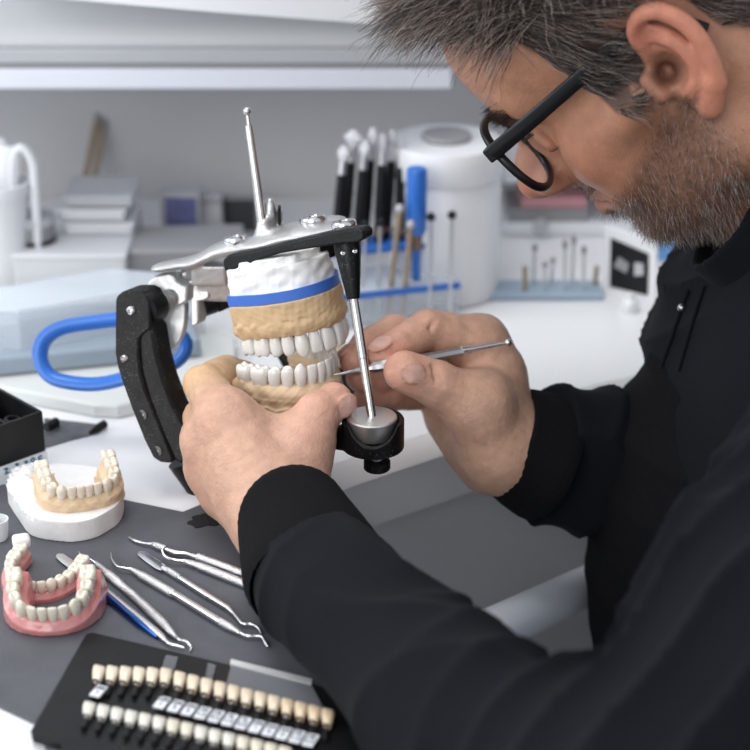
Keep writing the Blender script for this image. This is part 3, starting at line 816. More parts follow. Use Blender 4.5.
class Frame3:
    def __init__(s, o, X, Y, Z, sc=.001): s.o, s.X, s.Y, s.Z, s.sc = V(o), V(X), V(Y), V(Z), sc
    def w(s, v): return s.o + (s.X * v[0] + s.Y * v[1] + s.Z * v[2]) * s.sc
    def arr(s, v):
        M = np.array([s.X, s.Y, s.Z], float)
        return (v * s.sc) @ M + np.array(s.o, float)

def add_teeth(arch, F3, m, parent, skip=(), jitter=.25, tilt=.12, hs=1.0, neck=0):
    out = []
    for sd, i, k, w, h, d, x, y, nx, ny in arch.teeth:
        if (sd, i) in skip: continue
        vs, fs = tooth_mesh(w * 1.02, h * hs, d, k)
        jx, jr = random.uniform(-jitter, jitter), random.uniform(-.06, .06)
        ca, sa = ny, nx            # labial dir = (nx,ny)
        rr = math.atan2(nx, ny) + jr
        c, s_ = math.cos(rr), math.sin(rr)
        W = []
        for v in vs:
            yy = v.y + v.z * tilt * (1 if i < 3 else .3); 
            W.append(F3.w((x + v.x * c + yy * s_ + 0, y - v.x * s_ + yy * c + jx * .5, v.z + neck + jx)))
        out.append(MB().add(W, fs).build('tooth', m, parent, angle=60))
    return out

def stone(arch, F3, name, m, parent, h=.6, z_base=-20, wide=5, bulge=1.0, ledge=None, back=-13, horseshoe=False, seed=1, flange=False, colf=None, rid=5.2, noise=.35, floor=None):
    W, D = arch.W, arch.D
    fld = Field((-W - 15, back - 8, z_base - 2), (W + 15, D + 15, 6), h)
    # alveolar ridge
    n = 26; ls = np.linspace(0, arch.end - .5, n)
    for sd in (1, -1):
        q = [arch.at(l, sd) for l in ls]
        for a, b in zip(q[:-1], q[1:]):
            fld.cap((a[0], a[1], -5.6), (b[0], b[1], -5.6), rid, rid, k=1.5)
    for sd, i, k, w, hh, d, x, y, nx, ny in arch.teeth:   # root eminences and papillae
        a = (x + nx * d * .20, y + ny * d * .20, -2.6); b = (x + nx * d * .55, y + ny * d * .55, -8)
        fld.cap(a, b, min(w, 8) * .44 * bulge, w * .22 * bulge, k=.8)
        fld.cap((x, y, -3.2), (x, y, -4), min(w, d) * .50, None, k=.6)
    if horseshoe:
        ring = lambda X, Y, Z: np.maximum(np.abs(arch.sdf2(X, Y, 0, -99)) - horseshoe - (-Z) * .12, np.maximum(back - Y, np.maximum(Z + 4, z_base - Z)))
        fld.fn((-W - 15, back - 6, z_base - 2), (W + 15, D + 15, 3), ring, k=3)
        if flange:
            for sd in (1, -1):
                q = [arch.at(l, sd) for l in ls]
                for a, b in zip(q[:-1], q[1:]):
                    fld.cap((a[0] + a[2] * 4.5, a[1] + a[3] * 4.5, z_base + 2), (b[0] + b[2] * 4.5, b[1] + b[3] * 4.5, z_base + 2), 2.3, None, k=2)
    else:
        f = lambda X, Y, Z: np.maximum(arch.sdf2(X, Y, wide, back), np.maximum(Z + 8.5, z_base - Z))
        fld.fn((-W - 15, back - 6, z_base - 2), (W + 15, D + 15, 3), f, k=2.2)
        if ledge:
            f = lambda X, Y, Z: np.maximum(arch.sdf2(X, Y, wide + 1.6, back), np.maximum(Z - ledge + .6 * np.sin(X * .45 + seed) + .5 * np.sin(Y * .6), z_base - Z))
            fld.fn((-W - 15, back - 6, z_base - 2), (W + 15, D + 15, 3), f, k=.8)
    # floor plane cut
    ph = seed * 1.7
    if noise:
        fld.warp(fld.lo, fld.lo + fld.h * fld.n, lambda X, Y, Z, A: noise * np.sin(X * .5 + ph) * np.sin(Y * .43 + 1.3 * ph) * np.cos(Z * .55 + ph) + noise * .35 * np.sin(X * 1.3 + Z) * np.sin(Y * 1.1 - Z * .7))
    if floor is None: fld.fn(fld.lo, fld.lo + fld.h * fld.n, lambda X, Y, Z: (z_base - Z) + 0 * X + 0 * Y, op='int')
    else:
        kx, ky, kz = F3.X.z, F3.Y.z, F3.Z.z; fz = (floor - F3.o.z) / F3.sc
        fld.fn(fld.lo, fld.lo + fld.h * fld.n, lambda X, Y, Z: fz - (kx * X + ky * Y + kz * Z), op='int')
    v, q = fld.mesh()
    v = F3.arr(v); 
    if (F3.X.cross(F3.Y)).dot(F3.Z) < 0: q = q[:, ::-1]
    o = mk(name, v, q, m, parent, angle=180)
    return o

# ---- articulator frames
fdir = V((.79, -.613, 0)).normalized()
def tilt_frame(alpha):
    a = math.radians(alpha); f = fdir * math.cos(a) + V((0, 0, 1)) * math.sin(a)
    u = V((0, 0, 1)) * math.cos(a) - fdir * math.sin(a)
    return f, u, f.cross(u)      # Y, Z, X
ART = empty('dental_articulator', T(200, 490), 'black and silver dental articulator holding the tan upper and lower casts', 'articulator')
DC = .975
# lower cast
f, u, x = tilt_frame(1)
aL = Arch(24.5, 36, LOWER, 7)
bkL = aL.teeth[-1][7] - 5.5
oL = P(275, 364, DC + .004)
FL = Frame3(oL, x, f, u, .00095)
lc = stone(aL, FL, 'lower_cast', M_stonel, ART, z_base=-19, wide=5.5, ledge=-12, seed=2, back=bkL)
add_teeth(aL, FL, M_tooth, lc, tilt=.1, hs=1.2)
# upper cast, flipped
f2, u2, x2 = tilt_frame(14.5)
aU = Arch(25.5, 36, UPPER, 7)
bkU = aU.teeth[-1][7] - 5.5
print('BK', bkL, bkU)
oU = P(283, 325, DC + .006)
FU = Frame3(oU, -x2, f2, -u2, .00096)
uc = stone(aU, FU, 'upper_cast', M_stone, ART, z_base=-20, wide=3.6, ledge=-9.5, seed=5, back=bkU)
add_teeth(aU, FU, M_tooth, uc, tilt=.16, hs=1.2)
# mounting plaster and blue tape above the upper cast
def dring(arch, F3, grow, z0, z1, back=-13, zrel=None, n=48, jag=0, taper=0):
    W, D, p = arch.W + grow, arch.D + grow, arch.p
    pts = [(W * (1 if math.sin(t) > 0 else -1) * abs(math.sin(t)) ** (2 / p), D * abs(math.cos(t)) ** (2 / p)) for t in np.linspace(-math.pi / 2, math.pi / 2, n)]
    pts += [(W, back), (-W, back)]
    lo = [F3.w((x_, y_, z0)) for x_, y_ in pts]
    hi = [F3.w((x_ * (1 - taper), y_ * (1 - taper), z1 + (random.uniform(-jag, jag)))) for x_, y_ in pts]
    m = len(pts); vs = lo + hi; fs = [tuple(range(m)), tuple(range(2 * m - 1, m - 1, -1))]
    for k in range(m): k2 = (k + 1) % m; fs.append((k, m + k, m + k2, k2))
    return MB().add(vs, fs)
dring(aU, FU, 4.6, -26.0, -20.2, back=bkU - .4).build('blue_tape', mat('blue_tape', (.05, .16, .58), .5, noise=.12, nscale=80), ART)
fld = Field((-45, -25, -50), (45, 55, -20), .8)
fld.fn(fld.lo, fld.lo + fld.h * fld.n, lambda X, Y, Z: np.maximum(aU.sdf2(X, Y, 3.0 + (Z + 26) * .12 + .5 * np.sin(X * .3 + Z * .2) * np.sin(Y * .25 + Z * .5), bkU + .3), np.maximum(Z + 20.2, -39 - Z + .05 * X)))
fld.fn(fld.lo, fld.lo + fld.h * fld.n, lambda X, Y, Z: np.maximum(aU.sdf2(X, Y, -2 + 1.4 * np.sin(X * .4 + 1) * np.sin(Y * .5 + Z * .5), bkU + 4), np.maximum(Z + 30, -43.5 - Z)), k=1)
fld.warp(fld.lo, fld.lo + fld.h * fld.n, lambda X, Y, Z, A: .22 * np.sin(X * .7 + np.sin(Y)) * np.sin(Y * .6 + Z * .4) + .2 * np.sin(Z * .9 + 2 * np.sin(X * .2)))
v, q = fld.mesh(); v = FU.arr(v)
if (FU.X.cross(FU.Y)).dot(FU.Z) < 0: q = q[:, ::-1]
mk('mounting_plaster', v, q, M_plaster, ART, angle=180)
f3 = Frame3(oL, x, f, u, .00098)
dring(aL, FL, 4.6, -32, -19.05, back=bkL).build('lower_mounting', M_plaster, ART)

# ---- articulator hardware
M_frame = mat('black_enamel', (.006, .006, .0065), .40, spec=.28, speck=.2, noise=.5, nscale=120, bump=.2, bscale=700, bdist=.0004, rnoise=.1)
M_alu = mat('cast_aluminium', (.6, .6, .6), .4, metal=.85, speck=.5, bump=.35, bscale=260, bdist=.001, rnoise=.12, noise=.2, nscale=120)
M_rod = mat('rod_steel', (.66, .64, .62), .24, metal=1, noise=.25, nscale=60)
sdir = V((.613, .79, 0)).normalized()      # hinge axis, away from the viewer
def pl(pts, d=.985): return [P(px, py, d) for px, py in pts]
def Z0(x, y): return (x / 3.125, 280 + y / 3.125)          # zoom crop (0,280)
face = [Z0(*p) for p in ((360, 70), (363, 52), (378, 38), (400, 32), (440, 32), (458, 42), (467, 60), (469, 130), (466, 155), (448, 168), (432, 185), (431, 240), (437, 290), (452, 345), (478, 410), (510, 485), (540, 562), (532, 573), (500, 570), (478, 556), (450, 500), (410, 400), (378, 310), (366, 270), (359, 230))]
post_d = .982
ext = sdir * .0115
pb = MB().prism(pl(face, post_d), ext).build('near_post', M_frame, ART, bevel=.0009, bseg=3, angle=30)
# rounder boss toward the hinge, lower thick arm and foot
hA = P(*Z0(432, 100), post_d) + sdir * .008
MB().tube([hA - sdir * .003, hA + sdir * .006, hA + sdir * .008], [.0092, .0092, .008], 24).build('hinge_boss', M_frame, ART)
arm = [Z0(*p) for p in ((440, 120), (478, 150), (492, 235), (512, 310), (540, 385), (570, 440), (598, 470), (640, 520), (660, 560), (650, 588), (600, 578), (560, 576), (540, 562), (500, 470), (462, 370), (440, 290), (432, 200))]
MB().prism(pl(arm, post_d + .001), sdir * .012).build('arm_web', M_frame, ART, bevel=.002, bseg=3, angle=30)
ft = T(199, 489.5); topf = P(*Z0(575, 560), post_d + .012)
MB().tube([ft, ft + V((-.0004, 0, .003)), topf], [.0074, .0076, .0095], 28, sx=1.0).build('foot', M_frame, ART, angle=50)
for (zx, zy, r) in ((410, 95, .0027), (389, 245, .0023)):
    c = P(*Z0(zx, zy), post_d)
    s_ = MB().lathe(c + sdir * .0005, -sdir, [(r * .99, 0), (r, .0008), (r * .93, .0016), (r * .75, .0021), (r * .42, .0021), (r * .38, .0012), (.0001, .0011)], seg=24).build('cap_screw', M_steel, ART, angle=30)
for (zx, zy) in ((448, 420), (495, 533)):
    c = P(*Z0(zx, zy), post_d)
    MB().lathe(c - sdir * .0002, -sdir, [(.0027, 0), (.0028, .0004), (.0023, .0006), (.0022, .0002), (.0001, .0002)], seg=24).build('bore_hole', mat('bore_grey', (.16, .16, .165), .4), ART, angle=30)
    MB().sphere(c - sdir * .0003 + V((.0007, 0, -.0004)), .0011, sc=(1, .4, 1), seg=12, rings=8).build('bore_glint', M_alu, ART)
# condyle: spring washers and shaft
h0 = hA + sdir * .008
for i, (r, l) in enumerate(((.0062, .0022), (.0052, .0012), (.0064, .002), (.0050, .0018), (.0058, .003))):
    MB().cyl(h0, h0 + sdir * l, r, r * .96, 28).build('condyle_washer', M_alu, ART); h0 = h0 + sdir * l
def Z1(x, y): return (110 + x / 4.6875, 220 + y / 4.6875)
# silver guide block and disc
dz = post_d + .016
disc = [Z1(*p) for p in ((166, 560), (158, 590), (165, 615), (190, 632), (225, 634), (268, 620), (303, 597), (328, 562), (344, 515), (350, 470), (352, 380), (260, 350), (222, 420), (214, 480), (212, 532))]
MB().prism(pl(disc, dz + .008), sdir * .0035).build('guide_disc', M_alu, ART, bevel=.0006, angle=30)
blk = [(Z1(*p)[0] - 4, Z1(*p)[1]) for p in ((180, 325), (205, 275), (225, 262), (300, 248), (320, 262), (330, 285), (355, 300), (380, 310), (378, 380), (350, 400), (300, 400), (262, 370), (205, 350))]
MB().prism(pl(blk, dz), sdir * .009).build('guide_block', M_alu, ART, bevel=.0012, bseg=3, angle=30)
blk2 = [Z1(*p) for p in ((375, 312), (392, 300), (455, 302), (464, 315), (464, 365), (440, 378), (412, 382), (416, 470), (408, 490), (386, 500), (378, 490))]
MB().prism(pl(blk2, dz + .004), sdir * .007).build('side_bracket', M_alu, ART, bevel=.0008, angle=30)
c = P(*Z1(378, 262), dz + .006)
MB().tube([c - V((.004, 0, -.001)), c + V((.003, 0, .002)), c + V((.006, 0, .003))], [.0033, .0031, .0022], 20).build('lock_knob', M_alu, ART)
MB().sphere(P(*Z1(385, 292), dz - .001), .0018).build('set_screw', M_steel, ART)
# hinge bar (black) running behind the upper cast to the far post
b0_ = P(*Z1(430, 402), dz + .012); 
MB().tube([b0_, b0_ + V((.006, .004, .0008))], [.0065, .0065], 20).build('bar_collar', M_frame, ART)
b1_ = b0_ + V((.006, .004, .0008)); b2_ = b1_ + sdir * .085
Rb = Matrix((sdir, sdir.cross(V((0, 0, 1))), V((0, 0, 1)))).transposed()
MB().box((b1_ + b2_) / 2, ((b2_ - b1_).length, .009, .0115), Rb).build('hinge_bar', M_frame, ART, bevel=.0012)
# far post, hidden mostly by the casts
fp_ = [P(px, py, post_d) for px, py in [Z0(*p) for p in ((360, 60), (385, 32), (455, 40), (469, 130), (440, 200), (470, 330), (560, 520), (560, 580), (500, 570), (430, 440), (366, 270))]]
MB().prism([p + sdir * .115 for p in fp_], sdir * .011).build('far_post', M_frame, ART, bevel=.0009, angle=30)
# upper member: black frame plate + silver top casting
def Z2(x, y): return (100 + x / 2.344, 90 + y / 2.344)
df = DC - .012
fr_ = [Z2(*p) for p in ((286, 400), (300, 386), (340, 380), (400, 366), (470, 349), (540, 333), (575, 326), (604, 325), (616, 333), (616, 350), (606, 357), (565, 361), (480, 374), (420, 384), (380, 396), (335, 414), (305, 425), (290, 424))]
dd = [df - .004 - .040 * max(0, min(1, (p[0] - 222) / 140)) for p in fr_]
MB().prism([P(p[0], p[1], d_) for p, d_ in zip(fr_, dd)], sdir * .009).build('upper_frame', M_frame, ART, bevel=.0012, bseg=3, angle=30)
ft_ = [Z2(*p) for p in ((470, 372), (520, 366), (522, 404), (500, 402), (498, 392), (470, 400))]
MB().prism([P(p[0], p[1], df - .001) for p in ft_], sdir * .012).build('mounting_lug', M_frame, ART, bevel=.0008, angle=30)
# silver casting: smooth implicit body
fl = Field(npv(P(225, 262, DC)) - np.array([.075, .05, .05]), npv(P(225, 262, DC)) + np.array([.085, .05, .045]), .0009)
def z2(x, y, d): return npv(P(*Z2(x, y), d))
D3 = DC + .018
sd_ = npv(sdir)
def bar(a, b, ra, rb, k=.003, fl_=.34):
    fl.cap(a, b, ra, rb, k=k, flat=(npv(u2), fl_))
bar(z2(150, 414, D3 + .004), z2(215, 402, D3), .0075, .0085)
bar(z2(215, 404, D3), z2(300, 368, D3 - .005), .0085, .011)
bar(z2(300, 370, D3 - .004), z2(380, 358, D3 - .012), .012, .011)
bar(z2(380, 360, D3 - .012), z2(470, 335, D3 - .022), .011, .014)
bar(z2(470, 337, D3 - .022), z2(560, 325, D3 - .034), .014, .010)
bar(z2(440, 330, D3 - .012) , z2(530, 315, D3 - .018), .011, .012)
fl.ell(z2(400, 305, D3 - .006), (.0042, .005, .013), k=.004)
fl.cap(z2(388, 352, D3 - .012), z2(384, 318, D3 - .012), .0075, .0042, k=.004)
fl.cap(z2(395, 345, D3 - .010), z2(398, 290, D3 - .008), .0045, .0024, k=.002)
fl.cap(z2(412, 345, D3 - .008), z2(418, 290, D3 - .006), .003, .0026, k=.002)
# rear lug below the casting
fl.box(z2(258, 425, D3 + .006), (.010, .008, .006), k=.002, rnd=.001)
fl.cap(z2(225, 430, D3 + .01), z2(280, 432, D3 + .008), .006, .004, k=.003)
fl.box(z2(280, 460, D3 + .012), (.012, .004, .008), k=.002, rnd=.001)
v, q = fl.mesh(); mk('top_casting', v, q, M_alu, ART, angle=180)
for (zx, zy, r, d_) in ((318, 358, .0068, D3 - .010), (501, 311, .0075, D3 - .022), (573, 322, .0068, DC - .030)):
    c = z2(zx, zy, d_); nb = V(c.tolist()); R_ = r * .96
    pr = []; 
    n = 40; mb = MB(); vs = []; fs = []
    uu, vv2, ww = frame(u2)
    for r_, z_ in ((R_ * .9, -.002), (R_ * .95, -.001), (R_, .0), (R_, .0028), (R_ * .93, .0036), (R_ * .45, .0037), (R_ * .4, .003), (.0001, .003)):
        for k in range(n):
            a_ = 2 * math.pi * k / n; kk = 1 + (.03 if k % 2 and r_ > R_ * .94 else 0)
            vs.append(nb + ww * z_ + (uu * math.cos(a_) + vv2 * math.sin(a_)) * r_ * kk)
    for i in range(7):
        for k in range(n): k2 = (k + 1) % n; fs.append((i * n + k, i * n + k2, (i + 1) * n + k2, (i + 1) * n + k))
    mb.add(vs, fs).build('thumb_nut', M_steel, ART, angle=40)
cc_ = V(z2(421, 305, D3 - .010).tolist())
MB().box(cc_, (.0016, .004, .016)).build('clip_blade', M_frame, ART, bevel=.0003)
# incisal pin going up
a = V(z2(385, 352, D3 - .012).tolist()); b = V(z2(350, 90, D3 - .012).tolist()); tpin = V(z2(345, 50, D3 - .012).tolist())
MB().tube([a, a.lerp(b, .35), b, b.lerp(tpin, .15), b.lerp(tpin, .2), b.lerp(tpin, .75)], [.0029, .0027, .0024, .0023, .0013, .0013], 24).build('incisal_pin', M_rod, ART, angle=30)
bx = MB(); bx.sphere(tpin, .0024, seg=24, rings=16); bx.build('pin_ball', M_rod, ART)
# front sleeve, rod, cup and lower bracket
Df = DC - .036
a = P(347, 243, Df); b = P(353.6, 299, Df); c = P(353.8, 299, Df); e = P(372, 418, Df - .004)
MB().tube([a + (a - b) * .02, a.lerp(b, .12), a.lerp(b, .96), b], [.0071, .0070, .0036, .0033], 32).build('pin_sleeve', M_frame, ART, angle=40)
for px, py in ((343, 253), (355, 251)):
    c_ = P(px, py, Df - .0064); MB().lathe(c_, -AF, [(.0011, 0), (.0012, .0004), (.0006, .0006), (.0001, .0003)], seg=14).build('set_screw', M_steel, ART)
MB().tube([c, c.lerp(e, .5), c.lerp(e, .505), e], [.0025, .0026, .0024, .0024], 24).build('support_rod', M_rod, ART, angle=25)
cu = P(372, 418, Df - .004); cu2 = cu
MB().lathe(cu, (0, 0, 1), [(.0085, -.011), (.0115, -.0095), (.0132, -.0015), (.0132, .0005), (.0125, .0012), (.0001, .0014)], seg=40).build('incisal_cup', mat('cup_alu', (.62, .6, .59), .35, metal=.9, bump=.15, bscale=500), ART, angle=40)
fl = Field(npv(cu) - np.array([.05, .035, .03]), npv(cu) + np.array([.03, .035, .02]), .0006)
q = npv(cu)
fl.fn(fl.lo, fl.lo + fl.h * fl.n, lambda X, Y, Z: np.maximum(np.sqrt(((X - q[0] - .0005) ** 2 + (Y - q[1]) ** 2)) - .0158, np.abs(Z - q[2] + .0085) - .0075) - .0005)
fl.cap(q + np.array([-.014, .002, -.0125]), q + np.array([-.05, .012, -.0145]), .0065, .0065, k=.003)
fl.fn(fl.lo, fl.lo + fl.h * fl.n, lambda X, Y, Z: np.maximum(np.sqrt((X - q[0] - .0005) ** 2 + (Y - q[1]) ** 2) - .0136 - (Z - q[2]) * .05, (q[2] - .0115) - Z), op='sub', k=.0005)
# U shaped cut through the wall facing the viewer
fl.fn(fl.lo, fl.lo + fl.h * fl.n, lambda X, Y, Z: np.maximum(np.sqrt((X - q[0] - .0005) ** 2 + ((Z - q[2] - .003) * 1.0) ** 2) - .0125, Y - q[1]), op='sub', k=.0008)
v, qq = fl.mesh(); mk('cup_bracket', v, qq, M_frame, ART, angle=180)
# lower member base running under the casts
la = V(q.tolist()) + V((-.045, .012, -.0145)); lb = topf + V((.004, .004, -.002))
MB().tube([la, la.lerp(lb, .3) + V((0, .006, -.004)), la.lerp(lb, .7) + V((0, .006, -.004)), lb], [.0068, .008, .008, .008], 24, sx=.8, up=(0, 0, 1)).build('lower_frame', M_frame, ART)
sc_ = P(377, 452, Df - .004)
MB().lathe(sc_, (0, 0, -1), [(.0028, -.004), (.0028, .0015), (.0036, .002), (.0036, .0038), (.0026, .0042), (.0026, .005)], seg=20).build('screw_neck', M_steeld, ART)
vs = []; fs = []; n = 48
for r_, z_ in ((.0058, -.0045), (.0068, -.0052), (.0068, -.0092), (.006, -.01)):
    for k in range(n):
        a_ = 2 * math.pi * k / n; kk = 1 + (.035 if k % 2 else 0); vs.append(sc_ + V((math.cos(a_) * r_ * kk, math.sin(a_) * r_ * kk, z_)))
for i in range(3):
    for k in range(n): k2 = (k + 1) % n; fs.append((i * n + k, i * n + k2, (i + 1) * n + k2, (i + 1) * n + k))
fs += [tuple(range(n)), tuple(range(4 * n - 1, 3 * n - 1, -1))]
MB().add(vs, fs).build('thumb_screw', M_frame, ART, angle=50)

# ================================================================ dentures and the model on the mat
def ground_frame(px, py, front, sc, z): 
    f = V((front[0], front[1], 0)).normalized(); u = V((0, 0, 1)); return Frame3(T(px, py, z), f.cross(u), f, u, sc)
# front denture
sc = .00086; a1 = Arch(20.5, 20, LOWER, 6, 2.3)
d1 = empty('full_denture', T(54, 615, MZ), 'pink full denture nearest the viewer, a ring of cream teeth facing forward', 'denture')
F1 = ground_frame(51, 596, (.06, -1), sc, MZ + 14.5 * sc); F1.o = F1.o + V((0, .002, .003))
def lean(F, ang):
    F.Z = (F.Z * math.cos(ang) - F.Y * math.sin(ang)).normalized(); F.Y = F.Z.cross(F.X).normalized()
lean(F1, math.radians(-25))
stone(a1, F1, 'gum_base', M_pink, d1, h=.6, z_base=-22, floor=MZ, horseshoe=5.5, flange=True, back=-14, bulge=.95, seed=3, noise=.15)
add_teeth(a1, F1, M_toothd, d1, tilt=.06, hs=1.15)
# rear denture
sc = .00076; a2 = Arch(22, 30, LOWER, 7)
d2 = empty('full_denture', T(38, 585, MZ), 'pink full denture lying behind the front one, at the left edge', 'denture')
F2 = ground_frame(46, 566, (-.25, -1), sc, MZ + 9.5 * sc); F2.o = F2.o + V((0, .002, 0))
F2.Z = V((.05, -.1, 1)).normalized(); F2.X = F2.Y.cross(F2.Z).normalized(); F2.Y = F2.Z.cross(F2.X)
stone(a2, F2, 'gum_base', M_pink, d2, h=.6, z_base=-10, horseshoe=4.6, back=-12, bulge=.9, seed=4, noise=.15, rid=4.6)
add_teeth(a2, F2, M_toothd, d2, tilt=.04, hs=.8)
e_ = F2.w((-24, -14, 1)) if (F2.X.x > 0) else F2.w((24, -14, 1))
MB().box(e_ + V((0, 0, .002)), (.009, .008, .006), Matrix.Rotation(.3, 3, 'Z')).build('plaster_stub', M_plaster, d2, bevel=.0018, bseg=3)
# plaster based model
mb_ = empty('dental_model', T(75, 520, MZ), 'dental model with cream teeth on tan gums and a white plaster base', 'dental model')
sc = .00080; a3 = Arch(22.5, 16, LOWER, 7, 2.6)
F4 = ground_frame(80, 480, (.36, -1), sc, MZ + .0225); lean(F4, math.radians(-14))
bo = [(9, 500), (11, 508), (20, 522), (28, 533), (38, 538), (55, 541), (75, 542), (95, 538), (110, 530), (119, 523), (124, 512), (122, 498), (110, 488), (60, 482), (20, 484)]
bo = cspline([npv(T(x_, y_, MZ)) for x_, y_ in bo], 4)
fl = Field(np.min(bo, 0) - .004, np.max(bo, 0) + np.array([.004, .004, .026]), .0006)
bo2 = np.array(bo)[:, :2]
def polysd(X, Y, poly):
    X, Y = np.broadcast_arrays(X, Y); d = np.full(X.shape, 1e9); s_ = np.ones(X.shape)
    m = len(poly)
    for i in range(m):
        a, b = poly[i], poly[i - 1]; e = b - a; wx, wy = X - a[0], Y - a[1]
        t = np.clip((wx * e[0] + wy * e[1]) / (e @ e + 1e-12), 0, 1)
        d = np.minimum(d, (wx - e[0] * t) ** 2 + (wy - e[1] * t) ** 2)
        c1 = Y >= a[1]; c2 = Y < b[1]; c3 = e[0] * wy > e[1] * wx
        s_ = np.where((c1 & c2 & c3) | (~c1 & ~c2 & ~c3), -s_, s_)
    return s_ * np.sqrt(d)
hp = .0118
fl.fn(fl.lo, fl.lo + fl.h * fl.n, lambda X, Y, Z: np.maximum(polysd(X[:, :, 0], Y[:, :, 0], bo2)[:, :, None] + 0 * Z, np.maximum(MZ - Z, Z - MZ - hp)))
# raised rough plaster on the left inside of the arch
for (px, py, r, hgt) in ((22, 487, .0075, .0065), (34, 492, .007, .006), (46, 488, .006, .007), (28, 480, .006, .008)):
    fl.ell(npv(T(px, py, MZ + .0118)) , (r, r, hgt), k=.003)
fl.warp(fl.lo, fl.lo + fl.h * fl.n, lambda X, Y, Z, A: np.where(Z > MZ + hp - .0015, .0005 * np.sin(X * 900) * np.sin(Y * 1100 + Z * 600), 0) * np.where(X < T(50, 500).x, 1, 0))
v, qq = fl.mesh(); mk('plaster_base', v, qq, M_plaster, mb_, angle=40)
stone(a3, F4, 'stone_gum', M_stonel, mb_, h=.6, z_base=-26, floor=MZ + .010, horseshoe=4.5, back=-14, seed=8, bulge=1.0)
add_teeth(a3, F4, M_toothw, mb_, tilt=.05, hs=.95)

# ================================================================ hand instruments on the mat
M_ins = mat('instrument_steel', (.7, .7, .71), .25, metal=1, rnoise=.08, nscale=60)
def knurl():
    m = mat('knurled_steel', (.66, .66, .67), .35, metal=1)
    nt = m.node_tree; N = nt.nodes; L = nt.links; b = N['Principled BSDF']
    if 'vor' not in N:
        tc = N.new('ShaderNodeTexCoord'); vo = N.new('ShaderNodeTexVoronoi'); vo.name = 'vor'; vo.inputs['Scale'].default_value = 1600
        bp = N.new('ShaderNodeBump'); bp.inputs['Strength'].default_value = .8; bp.inputs['Distance'].default_value = .0004
        L.new(tc.outputs['Object'], vo.inputs['Vector']); L.new(vo.outputs['Distance'], bp.inputs['Height']); L.new(bp.outputs[0], b.inputs['Normal'])
    return m
M_kn = knurl()
M_bluesteel = mat('blue_steel', (.03, .12, .42), .18, metal=1)
def tool(name, label, parts, group=None, cat='dental tool'):
    allp = [q for _, _, pts, *_ in parts for q in pts]
    c = T(sum(p[0] for p in allp) / len(allp), sum(p[1] for p in allp) / len(allp), MZ)
    t = empty(name, c, label, cat, group)
    for pn, m, pts, *o in parts:
        kw = o[0] if o else {}
        W = [npv(T(p[0], p[1], MZ + (p[3] if len(p) > 3 else p[2]) * .001)) for p in pts]
        if kw.get('s'):
            W2 = spline(W, 5); R = np.interp(np.linspace(0, len(pts) - 1, len(W2)), range(len(pts)), [p[2] for p in pts])
        else: W2, R = W, [p[2] for p in pts]
        MB().tube([V(np.array(w_).tolist()) for w_ in W2], [r * .001 for r in R], kw.get('seg', 16), sx=kw.get('sx', 1), up=kw.get('up')).build(pn, m, t, angle=30)
    return t
tool('wax_spatula', 'steel spatula with a blue tinted shank lying against the rear denture', [
    ('blade', M_ins, [(58, 554, 1.0, 1.2), (60, 555.5, 2.6, 1.2), (67, 561, 3.0, 1.2), (78, 569, 3.0, 1.5), (82, 573, 1.6, 2)], dict(sx=.22, up=(0, 0, 1))),
    ('shank', M_ins, [(82, 573, 1.6, 2), (100, 587, 1.9, 2), (135, 615, 2.1, 2.2), (160, 635, 1.7, 2), (166, 641, 1.0, 2)]),
    ('blue_side', M_bluesteel, [(90, 584, 1.2, 1.2), (108, 598, 2.2, 1.4), (140, 624, 2.2, 1.4), (158, 637, 1.2, 1.2)]),
    ('hook', M_ins, [(165, 640, .95, 2), (170, 644, .8, 2), (178, 646, .7, 1.6), (184, 648, .6, 1.2)], dict(s=1))])
tool('carving_scaler', 'grey ribbed handle scaler with wire thin hook, right of the blue spatula', [
    ('hook', M_ins, [(79, 552, .35, 1), (83, 558, .35, 2), (90, 559, .4, 3), (96, 563, .7, 2.5)], dict(s=1)),
    ('ferrule', M_kn, [(95, 562, .9, 2), (99, 566, 1.7, 2.2), (108, 574, 2.1, 2.2)]),
    ('handle', M_kn, [(108, 574, 2.3, 2.4), (120, 584, 2.4, 2.4), (121, 585, 2.0, 2.4), (135, 597, 2.2, 2.4), (136, 598, 2.0, 2.4), (148, 609, 2.3, 2.4), (166, 626, 2.3, 2.4)]),
    ('collar', M_kn, [(166, 626, 2.0, 2.4), (170, 631, 1.9, 2.4), (176, 637, .9, 2.2)]),
    ('tip', M_ins, [(175, 636, .8, 2), (180, 640, .75, 2.2), (187, 642, .7, 2.2), (191, 647, .6, 1.4), (190.5, 651, .5, .8)], dict(s=1))], 'instruments on the mat')
tool('hooked_scaler', 'long two-ended scaler with a curled hook in the middle of the mat', [
    ('hook', M_ins, [(111, 553, .5, 1.5), (112, 559, .6, 2.5), (117, 566, .7, 3), (124, 568, .8, 3), (131, 569, .9, 2.6)], dict(s=1)),
    ('ferrule', M_kn, [(130, 568.5, .9, 2.4), (138, 573, 1.7, 2.4), (142, 576, 1.7, 2.4)]),
    ('handle', M_kn, [(141, 575, 2.2, 2.4), (150, 580, 2.3, 2.4), (172, 593, 2.3, 2.4), (174, 594, 1.9, 2.4)]),
    ('rod', M_ins, [(173, 593, 1.9, 2.4), (222, 623, 1.9, 2.4)]),
    ('collar', M_kn, [(221, 622, 2.1, 2.4), (228, 626, 2.1, 2.4), (240, 633, .9, 2.2)]),
    ('tip', M_ins, [(239, 632, .85, 2), (247, 636, .8, 2), (256, 636, .8, 2), (262, 637, .8, 2), (265, 642, .7, 1.4), (268, 647, .5, .7)], dict(s=1))], 'instruments on the mat')
